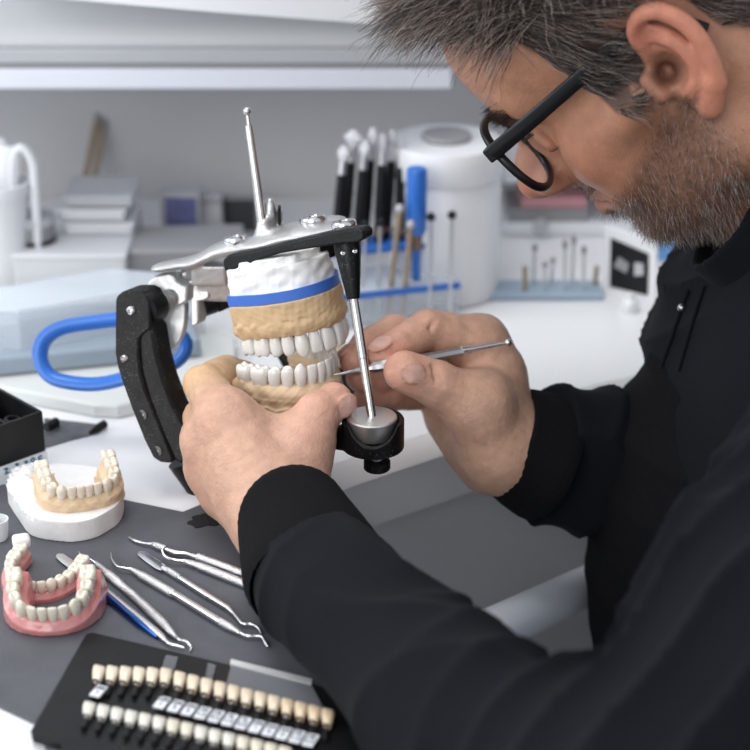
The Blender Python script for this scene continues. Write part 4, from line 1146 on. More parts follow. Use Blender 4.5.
tool('cement_spatula', 'slim spatula with a flat rounded blade, right of the long scaler', [
    ('blade', M_ins, [(139, 552, 1.2, 1.2), (142, 553.5, 2.6, 1.2), (150, 559, 3.0, 1.2), (160, 566, 3.0, 1.5), (164, 569.5, 1.8, 2)], dict(sx=.22, up=(0, 0, 1))),
    ('ferrule', M_kn, [(163, 568, 1.4, 2), (171, 572, 1.8, 2.2), (180, 578, 1.7, 2.2)]),
    ('shank', M_ins, [(180, 578, 1.5, 2.2), (205, 594, 1.6, 2.2), (228, 608, 1.3, 2), (234, 614, .8, 2)]),
    ('tip', M_ins, [(233, 613, .8, 2), (238, 619, .8, 2), (243, 624, .8, 1.8), (250, 624, .8, 1.8), (257, 627, .7, 1.4), (260, 631, .6, 1), (261, 634, .4, .7)], dict(s=1))], 'instruments on the mat')
tool('knurled_probe', 'steel probe with a knurled handle vanishing under the sleeve, furthest back', [
    ('tip', M_ins, [(129, 537.5, .8, .9), (136, 541, 1.0, 1.4), (145, 543.5, .8, 1.8), (154, 544, 1.0, 2.2)], dict(s=1)),
    ('ferrule', M_kn, [(153, 544, 1.3, 2.2), (158, 546, 1.9, 2.4), (166, 549, 1.8, 2.4)]),
    ('shank', M_ins, [(166, 549, 1.2, 2.4), (176, 553, 1.6, 2.4), (186, 553.5, 1.2, 2.4), (200, 558, 1.6, 2.4)]),
    ('handle', M_kn, [(198, 557, 2.2, 2.4), (225, 567, 2.3, 2.4), (262, 581, 2.3, 2.4)])], 'instruments on the mat')
tool('knurled_explorer', 'steel explorer with a raised loop tip lying just below the knurled probe', [
    ('tip', M_ins, [(165, 546, .5, 7), (162.5, 551, .6, 5), (166, 557, .8, 3.4), (175, 560, .9, 3), (184, 561, 1.0, 2.6), (190, 562, 1.1, 2.4)], dict(s=1)),
    ('ferrule', M_kn, [(184, 561, 1.2, 2.4), (192, 563.5, 1.8, 2.4), (200, 566, 1.7, 2.4)]),
    ('handle', M_kn, [(199, 566, 2.2, 2.4), (225, 576, 2.3, 2.4), (260, 590, 2.3, 2.4)])], 'instruments on the mat')

# ================================================================ shade guide
A = T(88, 638, MZ); Bq = T(29, 742, MZ); Cq = T(400, 712, MZ)
u = (Cq - A); u.z = 0; Lg = .155; u.normalize(); v_ = V((u.y, -u.x, 0)); wdt = (Bq - A).length
v_ = (Bq - A).normalized()
sg = empty('shade_guide_case', A, 'open black case of a tooth shade guide at the front of the mat', 'case')
def G(s, t, h=0): return A + u * s + v_ * t + V((0, 0, h))
M_case = mat('case_black', (.010, .010, .011), .35, spec=.3, noise=.3, nscale=60, rnoise=.1)
poly_slab('case_plate', [G(.003, 0), G(Lg, 0), G(Lg, wdt), G(.002, wdt), G(0, wdt - .003), G(0, .003)], MZ, MZ + .0042, M_case, sg, bevel=.0008)
SZ = .0042
M_case2 = M_case
def local(p):   # pixel -> (s,t) on the plate top
    q = T(p[0], p[1], MZ + SZ) - A; d = u.x * v_.y - u.y * v_.x
    return ((q.x * v_.y - q.y * v_.x) / d, (u.x * q.y - u.y * q.x) / d)
def quad(name, px, m, h=.0002, parent=sg):
    q = [T(x_, y_, MZ + SZ) for x_, y_ in px]
    return MB().prism([V((p.x, p.y, MZ + SZ)) for p in q], (0, 0, h)).build(name, m, parent, smooth=False)
quad('inner_bed', [(95, 662), (420, 730), (420, 800), (60, 770), (62, 725)], mat('bed_black', (.008, .008, .009), .3, spec=.3, rnoise=.1), .0004)
quad('card_insert', [(232, 663), (310, 683), (330, 722), (224, 694)], mat('grey_card2', (.14, .145, .16), .45), .0006)
quad('silver_strip', [(231, 661), (312, 681), (311, 686), (230, 666)], mat('silver_strip', (.75, .75, .76), .35, metal=.5), .0012)
quad('tape_piece', [(166, 656), (178, 658), (174, 672), (162, 668)], mat('clear_tape', (.3, .3, .32), .2, alpha=.45), .0006)
quad('tape_piece', [(208, 664), (216, 666), (212, 682), (205, 680)], mat('clear_tape'), .0006)
M_labw = mat('label_white', (.78, .8, .84), .5)
M_txt = mat('label_ink', (.03, .03, .05), .6)
tint = [mat('shade_%d' % i, c, .25, sss=.1, coat=.4, noise=.05, nscale=300) for i, c in enumerate(((.74, .64, .5), (.72, .6, .45), (.68, .57, .42), (.64, .5, .34)))]
tintl = [mat('shade_light_%d' % i, c, .25, sss=.1, coat=.4, noise=.05, nscale=300) for i, c in enumerate(((.72, .7, .62), (.72, .66, .54)))]
R2 = Matrix((u, (V((0, 0, 1)).cross(u)), V((0, 0, 1)))).transposed()
codes = ['0M1', '1M1', '1M2', '2L1.5', '2L2.5', '2M1', '2M2', '2M3', '2R1.5', '2R2.5', '3L1.5', '3L2.5', '3M1', '3M2', '3M3', '3R1.5', '3R2.5', '4M1']
def shade_tab(px, py, m, label, group, lab=None, up=True, code='1M1'):
    c = T(px, py, MZ + SZ + .002); base = V((c.x, c.y, MZ + SZ + .0006))
    t = empty('shade_tab', base, label, 'shade tab', group)
    vs, fs = tooth_mesh(6.2, 7.6, 4.0, 'i', 18)
    W = []
    yv = V((-.04, -1, 0)).normalized()       # toward viewer on the plate
    for v in vs:
        # tooth z -> away from stem
        d_ = (v.z - 3.6) * .001
        W.append(base + u * (v.x * .001) - yv * d_ + V((0, 0, (.0034 if up else .0022) + v.y * .001 + d_ * (.25 if up else .1))))
    MB().add(W, fs).build('crown', m, t, angle=60)
    s0 = base + yv * .0038 + V((0, 0, .0022)); s1 = base + yv * .0075 + V((0, 0, .0018))
    MB().tube([s0, s0.lerp(s1, .4), s1], [.0011, .0007, .0007], 10).build('stem', M_steel, t)
    h0_ = base + yv * .0105; 
    MB().tube([h0_ - yv * .004 + V((0, 0, .0012)), h0_ - yv * .001 + V((0, 0, .0014)), h0_ + yv * (.004 if up else .0035) + V((0, 0, .0013))], [.0008, .0015, .0013], 12, sx=.6, up=(0, 0, 1)).build('tab_holder', M_case, t)
    if lab:
        lc_ = T(lab[0], lab[1], MZ + SZ); lc_ = V((lc_.x, lc_.y, MZ + SZ + .0030))
        Rl = R2 @ Matrix.Rotation(.05, 3, 'Z')
        lb_ = MB().box(lc_, (.0051, .0084, .0009), Rl).build('code_label', M_labw, t, smooth=False, bevel=.0002)
        for ln, tx in ((.0012, code[:2]), (-.0022, code[2:])):
            cu_ = bpy.data.curves.new('code_text', 'FONT'); cu_.body = tx; cu_.size = .0034; cu_.align_x = 'CENTER'; cu_.materials.append(M_txt)
            cu_.resolution_u = 2; cu_.extrude = .00003; cu_.offset = .00012
            tt = bpy.data.objects.new('code_text_curve', cu_); me_ = bpy.data.meshes.new_from_object(tt); bpy.data.objects.remove(tt)
            to = bpy.data.objects.new('code_text', me_); COL.objects.link(to); to.parent = lb_
            to.location = lc_ + Rl @ V((0, ln - .0003, .0005)) - wloc(lb_) ; to.rotation_euler = Rl.to_euler()
    return t
for i in range(18):
    px = 99 + 13.45 * i - (.4 if i < 6 else 0); py = 676 + (0.6 * i if i < 5 else 3 + (i - 5) * 3.42)
    lab = (99, 697) if i == 0 else None
    if i >= 5: lab = (px - 3.5, py + 29.5)
    if i >= 17: lab = None
    shade_tab(px, py, tint[0 if i < 5 else (1 if i < 9 else (2 if i < 14 else 3))],
              'cream shade tab at the left end of the upper row, white code label under it' if i == 0 else ('cream shade tab without a white label in the upper row of the case' if i < 5 else 'tan shade tab with a white code label below it in the upper row'),
              ('first upper shade tab' if i == 0 else 'unlabelled upper shade tabs' if i < 5 else 'labelled upper shade tabs'), lab, True, codes[i])
for i in range(16):
    px = 89 + 14 * i; py = 709.5 + i * 2.9 + (max(0, i - 6)) * .55
    if py > 756: break
    shade_tab(px, py, tintl[0 if i < 6 or i in (8, 9, 10) else 1], 'pale white shade tab among the left six of the lower row' if i < 6 else 'shade tab further right in the lower row, below the white labels', 'pale lower shade tabs' if i < 6 else 'right lower shade tabs', None, False)
# ================================================================ the person
HR = np.array([[-0.7199, -0.2154, -0.6598], [0.1553, -0.9765, 0.1494], [-0.6764, 0.0051, 0.7365]])   # columns: forward, left, up
HO = np.array([0.1568, 0.9181, 0.9974])
def HL(p): return HR @ np.array(p, float) + HO
def lhead(W): return (np.asarray(W) - HO) @ HR
PERSON = empty('person', V((.27, .9, 0)), 'man in black work jacket and glasses bending over the articulator, tool in hand', 'person')

def nsm(x, e0, e1):
    t = np.clip((x - e0) / (e1 - e0), 0, 1); return t * t * (3 - 2 * t)

# ---------------- head (local metres)
hf = Field((-.125, -.100, -.15), (.135, .102, .150), .00125)
E = hf.ell; C_ = hf.cap
E((-.006, 0, .050), (.105, .077, .083))
E((.046, 0, .056), (.060, .063, .052), k=.02)
E((.036, 0, -.012), (.060, .057, .068), k=.02)
for s in (1, -1):
    C_((.091, s * .010, .027), (.080, s * .040, .030), .011, .009, k=.012)          # brow
    C_((.066, s * .044, -.010), (.025, s * .065, -.004), .013, .009, k=.016)         # cheekbone
    E((.059, s * .032, -.030), (.022, .019, .026), k=.018)
    C_((.000, s * .058, -.005), (.006, s * .053, -.052), .015, .014, k=.02)          # ramus
    C_((.006, s * .053, -.052), (.064, s * .016, -.068), .0155, .013, k=.02)         # jaw
E((.074, 0, -.069), (.0165, .021, .0150), k=.012)
E((.071, 0, -.042), (.025, .026, .021), k=.014)
E((.030, 0, -.055), (.046, .038, .020), k=.02)
# neck
C_((-.020, 0, -.01), (-.055, 0, -.16), .056, .062, k=.025)
C_((.02, 0, -.055), (-.01, 0, -.16), .04, .045, k=.03)
for s in (1, -1):
    C_((-.030, s * .055, -.020), (.005, s * .025, -.16), .012, .012, k=.02)
# eyes
for s in (1, -1):
    E((.097, s * .032, .010), (.015, .018, .013), k=.010, op='sub')
    E((.0775, s * .031, .009), (.0128, .0128, .0128), k=.0015)
    E((.101, s * .026, -.006), (.016, .012, .012), k=.012, op='sub')
    # lids
    for a0 in range(6):
        t0, t1 = a0 / 6 * math.pi, (a0 + 1) / 6 * math.pi
        q0 = (.0885 - .004 * abs(math.cos(t0)), s * (.031 + .0135 * math.cos(t0)), .0075 + .0065 * math.sin(t0)); q1 = (.0885 - .004 * abs(math.cos(t1)), s * (.031 + .0135 * math.cos(t1)), .0075 + .0065 * math.sin(t1))
        C_(q0, q1, .0022, None, k=.003)
        q0 = (.0875 - .004 * abs(math.cos(t0)), s * (.031 + .0135 * math.cos(t0)), .0045 - .0035 * math.sin(t0)); q1 = (.0875 - .004 * abs(math.cos(t1)), s * (.031 + .0135 * math.cos(t1)), .0045 - .0035 * math.sin(t1))
        C_(q0, q1, .0018, None, k=.003)
# nose
C_((.093, 0, .018), (.110, 0, -.006), .0072, .0085, k=.010)
C_((.110, 0, -.005), (.1140, 0, -.0125), .0095, .0108, k=.006)
C_((.088, 0, .006), (.099, 0, -.016), .0105, .0125, k=.010)
for s in (1, -1):
    E((.1035, s * .0125, -.0165), (.0105, .0068, .0080), k=.004)
    E((.1085, s * .0062, -.0245), (.0060, .0034, .0050), k=.002, op='sub')
    C_((.098, s * .019, -.020), (.080, s * .033, -.044), .0022, .0016, k=.008, op='sub')     # nasolabial fold
# lips
for s in (1, -1):
    C_((.0955, 0, -.0370), (.088, s * .018, -.0405), .0055, .0022, k=.004)
    C_((.0955, 0, -.0460), (.086, s * .016, -.0435), .0060, .0022, k=.004)
    C_((.1025, 0, -.0415), (.088, s * .023, -.0425), .0012, .0010, k=.0015, op='sub')
C_((.087, -.010, -.0560), (.087, .010, -.0560), .004, None, k=.008, op='sub')
# ears
for s in (1, -1):
    def e_(p): return (p[0], s * p[1], p[2])
    E(e_((-.008, .075, .002)), (.0155, .0085, .029), k=.005)
    hx = [(.000, .0745, .008), (.0010, .080, .018), (-.002, .085, .0265), (-.009, .088, .0305), (-.0165, .090, .028), (-.0220, .0905, .019), (-.0235, .090, .007), (-.021, .088, -.006), (-.016, .085, -.017)]
    hx = spline(hx, 3); n = len(hx)
    for a0 in range(n - 1):
        C_(e_(hx[a0]), e_(hx[a0 + 1]), .0037, .0037, k=.0025)
    C_(e_((-.014, .083, -.016)), e_((-.005, .079, -.025)), .0062, .0066, k=.004)
    ah = spline([(-.004, .083, .024), (-.012, .085, .014), (-.0145, .085, .002), (-.010, .083, -.009), (-.002, .081, -.013)], 3)
    for a0 in range(len(ah) - 1): C_(e_(ah[a0]), e_(ah[a0 + 1]), .0036, None, k=.003)
    C_(e_((.0095, .0775, .003)), e_((.009, .078, -.006)), .0048, None, k=.003)
    E(e_((-.001, .086, .002)), (.0085, .0105, .0105), k=.003, op='sub')
    E(e_((.001, .078, .0005)), (.004, .009, .005), k=.003, op='sub')
    E(e_((-.006, .091, .0205)), (.008, .0055, .0065), k=.003, op='sub')
# gentle asymmetry and creases
hf.warp(hf.lo, hf.lo + hf.h * hf.n, lambda X, Y, Z, A: (.00025 * np.sin(Z * 900 + 6 * np.sin(Y * 60)) * nsm(Z, .035, .05) * nsm(X, .05, .08)).astype(np.float32))
hv, hq = hf.mesh(); del hf

def dfm(p):
    p = np.array(p, float); x, z = p[..., 0].copy(), p[..., 2]
    p[..., 0] = x - .0065 * nsm(x, .02, .085) - .0035 * nsm(x, .02, .075) * nsm(-z, .018, .034)
    return p

def headcol(p):
    x, y, z = p[:, 0], p[:, 1], p[:, 2]; ay = np.abs(y)
    c = np.tile(np.array([.46, .225, .138]), (len(p), 1))
    def mixc(w, col): 
        nonlocal c
        w = np.clip(w, 0, 1)[:, None]; c = c * (1 - w) + np.array(col) * w
    def bl(cx, cy, cz, r): return np.exp(-(((x - cx) ** 2 + (ay - cy) ** 2 + (z - cz) ** 2) / r ** 2))
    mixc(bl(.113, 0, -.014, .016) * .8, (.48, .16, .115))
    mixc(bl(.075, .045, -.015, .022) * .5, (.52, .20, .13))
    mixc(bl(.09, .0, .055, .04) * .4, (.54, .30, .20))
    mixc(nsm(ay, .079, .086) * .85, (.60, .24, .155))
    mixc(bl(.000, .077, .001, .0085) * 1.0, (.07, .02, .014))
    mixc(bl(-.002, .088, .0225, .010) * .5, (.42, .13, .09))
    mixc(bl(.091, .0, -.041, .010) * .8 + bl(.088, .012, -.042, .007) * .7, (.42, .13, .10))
    # beard shadow
    b = beardmask(p)
    n = .5 + .5 * np.sin(x * 700 + 3 * np.sin(z * 500)) * np.sin(z * 650 + 2 * np.sin(y * 600))
    mixc(b * (.58 + .27 * n), (.125, .066, .045))
    mixc(bl(.104, .0, .0, .0001) * 0, (0, 0, 0))
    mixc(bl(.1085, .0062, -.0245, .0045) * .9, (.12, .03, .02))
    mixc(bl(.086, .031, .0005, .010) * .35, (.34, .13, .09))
    mixc(hairmask(p) * .8, (.035, .028, .025))
    return c

def beardmask(p):
    x, y, z = p[:, 0], p[:, 1], p[:, 2]; ay = np.abs(y)
    # lower jaw and chin below a line from sideburn to mouth corner
    top = -.012 - (x - .01) * .36
    m = nsm(top - z, -.004, .010) * nsm(x, -.012, .010) 
    m = m * (1 - nsm(-z, .092, .110))
    # no beard on the lips
    m = m * (1 - np.exp(-(((x - .091) / .012) ** 2 + ((z + .0415) / .0062) ** 2)) * (ay < .022))
    mo = np.exp(-(((x - .094) / .016) ** 2 + ((z + .0305) / .0075) ** 2 + (ay / .028) ** 4))
    side = np.exp(-(((x - .016) / .010) ** 2 + ((z + .004) / .020) ** 2)) * (ay > .05) * .7
    return np.clip(np.maximum(np.maximum(m, mo), side), 0, 1)

def hairmask(p):
    x, y, z = p[:, 0], p[:, 1], p[:, 2]; ay = np.abs(y)
    # hairline height as a function of x: front high, temple recess, sideburn, nape
    hl = np.interp(x, [-.12, -.05, -.030, -.024, .012, .022, .034, .048, .062, .085, .11], [-.040, -.020, .0, .036, .040, -.003, -.002, .046, .078, .092, .094])
    m = nsm(z - hl, -.003, .004)
    return m * (1 - nsm(ay, .0800, .083) * (z < .045) * (x > -.03) * (x < .02))

# ---------------- hands (world metres)
def hp(px, py, d): return npv(P(px, py, d))
def chain(fld, pts, rad, k=.003):
    for i in range(len(pts) - 1): fld.cap(pts[i], pts[i + 1], rad[i], rad[i + 1], k=k)
def sep_union(fld, pts, rad, kroot=.006, kself=.002, ktouch=.0012):
    """a finger evaluated on its own, blended softly at its root only"""
    sub = Field(fld.lo, fld.lo + fld.h * (fld.n - 1), fld.h); sub.n = fld.n; sub.F = np.full(fld.n, 1.0, np.float32); sub.ax = fld.ax
    for i in range(len(pts) - 1):
        sub.cap(pts[i], pts[i + 1], rad[i], rad[i + 1], k=kself)
    return sub.F
def nail(fld, nails, c, axis, normal, L=.0065, W=.0052, T_=.0016):
    a = np.array(axis, float); a /= np.linalg.norm(a); n = np.array(normal, float); n -= a * (n @ a); n /= np.linalg.norm(n); b = np.cross(a, n)
    c = np.array(c, float)
    # seat on the finger surface: march along the normal to the zero crossing
    best = 0
    for t in np.arange(0, .016, .0003):
        q = c + n * t; i = np.clip(np.round((q - fld.lo) / fld.h).astype(int), 0, fld.n - 1)
        if fld.F[tuple(i)] > 0: best = t; break
    c2 = c + n * (best - .0002)
    fld.ell(c2, (L + .0012, W + .0012, .0016), R=[a, b, n], k=.0008, op='add')
    fld.ell(c2 + n * .0012, (L + .0009, W + .0009, .0010), R=[a, b, n], k=.0006, op='sub')
    fld.ell(c2 + n * .0001, (L, W, T_ * .9), R=[a, b, n], k=.0002, op='add')
    nails.append((c2, a, b, n, L, W))

NAILS = []
cL = npv(P(315, 572, .850)); cR = hp(548, 455, 1.012)
ElL = npv(P(610, 860, .651)); ElR = npv(P(800, 500, 1.08))
# left hand -------------------------------------------------------
def build_hand(fingers, palm, lo, hi, h, nails, thumb_extra=None, creases=()):
    fld = Field(lo, hi, h)
    for a, b, ra, rb, *fl_ in palm:
        fld.cap(a, b, ra, rb, k=.011, flat=fl_[0] if fl_ else None)
    G_ = fld.F.copy()
    for pts, rad, root in fingers:
        F = sep_union(fld, pts, rad)
        X = fld.ax[0][:, None, None] - pts[0][0]; Y = fld.ax[1][None, :, None] - pts[0][1]; Z = fld.ax[2][None, None, :] - pts[0][2]
        dist = np.sqrt(X * X + Y * Y + Z * Z)
        k = (.0012 + root * (1 - nsm(dist, rad[0] * .9, rad[0] * 2.3))).astype(np.float32)
        hh = np.maximum(k - np.abs(G_ - F), 0) / k
        G_ = np.minimum(G_, F) - hh * hh * k * .25
    fld.F = G_.astype(np.float32)
    for a, b, r, k in creases: fld.cap(a, b, r, r * .6, k=k, op='sub')
    for n_ in nails: nail(fld, NAILS, *n_)
    ctr = (fld.lo + fld.h * fld.n / 2)
    fld.warp(fld.lo, fld.lo + fld.h * fld.n, lambda X, Y, Z, A: (.00016 * np.sin(X * 620 + 4 * np.sin(Z * 300)) * np.sin(Z * 700 + 3 * np.sin(Y * 350)) + .00035 * np.sin(X * 170 + Z * 130) * np.sin(Y * 150 - Z * 160)).astype(np.float32))
    v, q = fld.mesh(); return v, q

Wl = hp(286, 525, .908)
mcpL = [hp(226, 418, .925), hp(209, 440, .935), hp(212, 468, .942), hp(226, 494, .944)]
palmL = [(Wl, hp(240, 435, .925), .020, .014), (Wl, mcpL[0], .020, .0135), (Wl, mcpL[1], .020, .0135), (Wl, mcpL[2], .020, .013), (Wl, mcpL[3], .020, .0125),
         (cL + (ElL - cL) * .15, Wl, .025, .0225), (hp(290, 496, .917), hp(300, 447, .928), .020, .0155), (hp(262, 476, .925), hp(256, 440, .93), .017, .014),
         (hp(270, 480, .93), hp(235, 480, .945), .018, .014)]
fingL = [
    ([mcpL[0], hp(204, 384, .955), hp(226, 372, .985), hp(246, 376, 1.0)], [.0135, .0105, .0092, .0082], .010),
    ([mcpL[1], hp(203, 418, .970), hp(232, 408, .998), hp(252, 410, 1.010)], [.0128, .0105, .0092, .0082], .009),
    ([mcpL[2], hp(212, 452, .975), hp(240, 440, .998), hp(256, 440, 1.008)], [.0122, .0098, .0088, .0078], .009),
    ([mcpL[3], hp(222, 482, .975), hp(246, 470, .992), hp(258, 466, 1.0)], [.0112, .0088, .0078, .007], .008),
    ([hp(300, 449, .926), hp(318, 414, .930), hp(333, 402, .936)], [.0150, .0118, .0102], .012),
]
lhv, lhq = build_hand(fingL, palmL, (-.12, .70, .735), (.015, .98, .90), .0011,
    [(hp(333, 402, .936), hp(333, 402, .936) - hp(318, 414, .930), (1, -.12, .25))],
    creases=[])
# right hand ------------------------------------------------------
Wr = hp(507, 447, 1.005)
mcpR = [hp(479, 343, 1.0), hp(486, 364, 1.018), hp(482, 384, 1.032), hp(476, 402, 1.042)]
palmR = [(Wr, mcpR[0], .0205, .0140), (Wr, mcpR[1], .0205, .0145), (Wr, mcpR[2], .0205, .0135), (Wr, mcpR[3], .0205, .0125),
         (cR + (ElR - cR) * .2, Wr, .026, .0235), (hp(496, 446, .992), hp(477, 405, .976), .0205, .016), (hp(492, 462, 1.015), hp(455, 420, 1.028), .0185, .015), (hp(490, 400, .99), hp(498, 372, 1.0), .016, .015),
         (hp(470, 440, 1.02), hp(440, 400, 1.03), .0140, .011)]
fingR = [
    ([mcpR[0], hp(428, 329, .985), hp(398, 345, .972), hp(384, 355, .967)], [.0145, .0110, .0092, .0082], .010),
    ([mcpR[1], hp(395, 334, 1.005), hp(366, 347, .992), hp(354, 360, .985)], [.0135, .0108, .0092, .0082], .009),
    ([mcpR[2], hp(415, 378, 1.022), hp(378, 378, 1.002), hp(360, 378, .995)], [.0128, .0100, .0088, .0080], .008),
    ([mcpR[3], hp(425, 393, 1.028), hp(390, 397, 1.008), hp(366, 398, 1.0)], [.0115, .0092, .0080, .0073], .008),
    ([hp(477, 405, .976), hp(436, 384, .963), hp(405, 371, .955)], [.0165, .0125, .0112], .012),
]
rhv, rhq = build_hand(fingR, palmR, (-.03, .86, .745), (.145, 1.09, .90), .0011,
    [(hp(405, 369, .955), hp(405, 371, .955) - hp(436, 384, .963), (-.12, -.9, .42)), (hp(384, 355, .967), hp(384, 355, .967) - hp(398, 345, .972), (-.6, -.55, .6)), (hp(354, 360, .985), hp(354, 360, .985) - hp(366, 347, .992), (-.8, -.5, .3))],
    creases=[(hp(437, 366, .951), hp(442, 384, .95), .001, .003), (hp(432, 366, .951), hp(436, 382, .95), .0008, .0025), (hp(420, 340, .974), hp(436, 320, .974), .0008, .0025)])

def handcol(p, knuckles):
    c = np.tile(np.array([.64, .385, .275]), (len(p), 1))
    for q, r, col, w in knuckles:
        d = np.exp(-((p - q) ** 2).sum(1) / r ** 2)[:, None] * w
        c = c * (1 - d) + np.array(col) * d
    n = .5 + .5 * np.sin(p[:, 0] * 300 + 3 * np.sin(p[:, 2] * 200)) * np.sin(p[:, 2] * 260 + p[:, 1] * 180)
    c = c * (1 - .07 * n[:, None]) 
    for c2, a, b, nn, L, W in NAILS:
        r = p - c2; d = (r @ a / L) ** 2 + (r @ b / W) ** 2 + (r @ nn / .0022) ** 2
        w = (1 - nsm(d, .85, 1.15))[:, None]; c = c * (1 - w) + np.array([.76, .46, .38]) * w
    return c
red = (.66, .27, .2)
knL = [(f[0][i], .012, red, .35) for f in fingL for i in (0, 1)] + [(fingL[0][0][1], .020, (.72, .50, .25), .8), (fingL[0][0][2], .018, (.72, .50, .25), .8), (fingL[4][0][2], .012, (.72, .34, .27), .6), (hp(313, 435, .915), .014, (.72, .38, .3), .4)]
knR = [(f[0][i], .012, red, .35) for f in fingR for i in (1, 2)] + [(f[0][-1], .011, (.74, .31, .24), .6) for f in fingR] + [(Wr, .03, (.56, .33, .23), .4)]
lcol, rcol = handcol(lhv, knL), handcol(rhv, knR)

# ---------------- torso, arms under the clothes (coarse) so that the body is one figure
C7 = HL((-.055, 0, -.16))
ShL = npv(P(960, 380, .80)); ShR = np.array([.27, 1.08, .925])
ElL = npv(P(610, 860, .651)); ElR = npv(P(800, 500, 1.08))
WfL = cL + (ElL - cL) * .2; WfR = cR + (ElR - cR) * .25
def bodyfield(h, grow, lo, hi):
    f = Field(lo, hi, h); g = grow
    f.cap(C7, (.335, .90, .80), .042 + g, .080 + g, k=.035)
    f.cap(ShL + np.array([.03, .02, 0]), ShR, .040 + g, None, k=.05)
    f.ell((.282, .90, .795), (.113 + g, .155 + g, .118 + g), k=.05)
    f.ell((.276, .89, .66), (.118 + g, .14 + g, .15 + g), k=.05)
    f.ell((.28, .89, .54), (.125 + g, .16 + g, .10 + g), k=.05)
    return f
bf = bodyfield(.006, 0, (-.08, .44, .45), (.48, 1.25, 1.06))
for a, b, ra, rb in ((ShL, ElL, .040, .032), (ElL, WfL, .031, .023), (ShR, ElR, .046, .038), (ElR, WfR, .036, .026)): bf.cap(a, b, ra, rb, k=.015)
bv, bq = bf.mesh(); bc_ = np.tile(np.array([.5, .26, .17]), (len(bv), 1))

M_skin = mat('skin', (.5, .3, .2), .44, attr='Col', sss=.12, noise=.16, nscale=170, bump=.55, bscale=700, bdist=.0007, spec=.4)
hw = dfm(hv) @ HR.T + HO
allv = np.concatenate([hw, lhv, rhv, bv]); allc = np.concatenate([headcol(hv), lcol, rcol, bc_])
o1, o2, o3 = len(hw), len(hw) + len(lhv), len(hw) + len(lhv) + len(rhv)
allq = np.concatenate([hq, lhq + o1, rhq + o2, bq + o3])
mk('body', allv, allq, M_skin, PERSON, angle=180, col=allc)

# ---------------- hair strands
def strands(name, roots, dirs, length, width, colors, m, parent, nseg=7, grav=0, gdir=None, curl=0, normals=None, taper=True, follow=None):
    """roots (n,3) etc in world metres -> one mesh of thin three sided strands"""
    n = len(roots); pts = np.zeros((n, nseg + 1, 3)); pts[:, 0] = roots; d = dirs / np.linalg.norm(dirs, axis=1)[:, None]
    ph = RNG.uniform(0, 6.28, n); ph2 = RNG.uniform(0, 6.28, n); st = (length / nseg)[:, None]
    side = np.cross(d, RNG.normal(size=(n, 3))); side /= np.linalg.norm(side, axis=1)[:, None]; side2 = np.cross(d, side)
    g = np.array(gdir if gdir is not None else (0, 0, -1.0))
    for i in range(nseg):
        d = d + g * grav * st * 40 * (1 if np.ndim(grav) == 0 else 1)
        if curl: d = d + (side * np.sin(ph + i * 1.1)[:, None] + side2 * np.cos(ph2 + i * .9)[:, None]) * curl
        d /= np.linalg.norm(d, axis=1)[:, None]
        new = pts[:, i] + d * st
        if follow is not None: new, d = follow(new, d)
        pts[:, i + 1] = new
    T_ = np.gradient(pts, axis=1); T_ /= np.linalg.norm(T_, axis=2)[:, :, None] + 1e-9
    S = np.cross(T_, side2[:, None, :]); S /= np.linalg.norm(S, axis=2)[:, :, None] + 1e-9; Bn = np.cross(T_, S)
    w = width[:, None] * (np.linspace(1, .25 if taper else .8, nseg + 1)[None, :])
    V_ = np.zeros((n, nseg + 1, 3, 3))
    for k in range(3):
        a = 2 * math.pi * k / 3; V_[:, :, k] = pts + (S * math.cos(a) + Bn * math.sin(a)) * w[:, :, None]
    idx = np.arange(n * (nseg + 1) * 3).reshape(n, nseg + 1, 3); F = []
    for k in range(3):
        k2 = (k + 1) % 3
        F.append(np.stack([idx[:, :-1, k], idx[:, :-1, k2], idx[:, 1:, k2], idx[:, 1:, k]], -1).reshape(-1, 4))
    c = np.repeat(colors, (nseg + 1) * 3, axis=0)
    return mk(name, V_.reshape(-1, 3), np.concatenate(F), m, parent, angle=180, col=c)

# normals on the head mesh
def vnorm(v, q):
    n = np.zeros_like(v); a, b, c, d = (v[q[:, i]] for i in range(4)); fn = np.cross(c - a, d - b)
    for i in range(4): np.add.at(n, q[:, i], fn)
    return n / (np.linalg.norm(n, axis=1)[:, None] + 1e-12)
hn = vnorm(hv, hq)
if (hn * (hv - np.array([0, 0, .03]))).sum() < 0: hn = -hn
M_hair = mat('hair_strand', (.1, .08, .07), .38, attr='Col', spec=.6)
gl = HR.T @ np.array([0, 0, -1.0])
hm = hairmask(hv)
def pick(mask, n):
    p = mask / mask.sum(); i = RNG.choice(len(mask), n, p=p); return i
def haircols(n, p, g):
    t = RNG.uniform(0, 1, n)[:, None]; dark = np.array([.034, .026, .022]); grey = np.array([.36, .295, .255]); mid = np.array([.115, .09, .075])
    return np.where(t < p, dark, np.where(t < 1 - g, mid, grey)) * RNG.uniform(.7, 1.3, (n, 1))
def skull_follow(lift):
    c = np.array([-.006, 0, .05]); r = np.array([.105, .077, .083])
    def f(p, d):
        q = (p - c) / (r + lift); k = np.linalg.norm(q, axis=1)[:, None]
        inside = k < 1
        p2 = np.where(inside, c + (p - c) / k, p)
        n_ = (p - c) / (r ** 2); n_ /= np.linalg.norm(n_, axis=1)[:, None]
        d2 = np.where(inside, d - n_ * np.minimum((d * n_).sum(1)[:, None], 0), d)
        return p2, d2 / np.linalg.norm(d2, axis=1)[:, None]
    return f
toW = lambda o: None
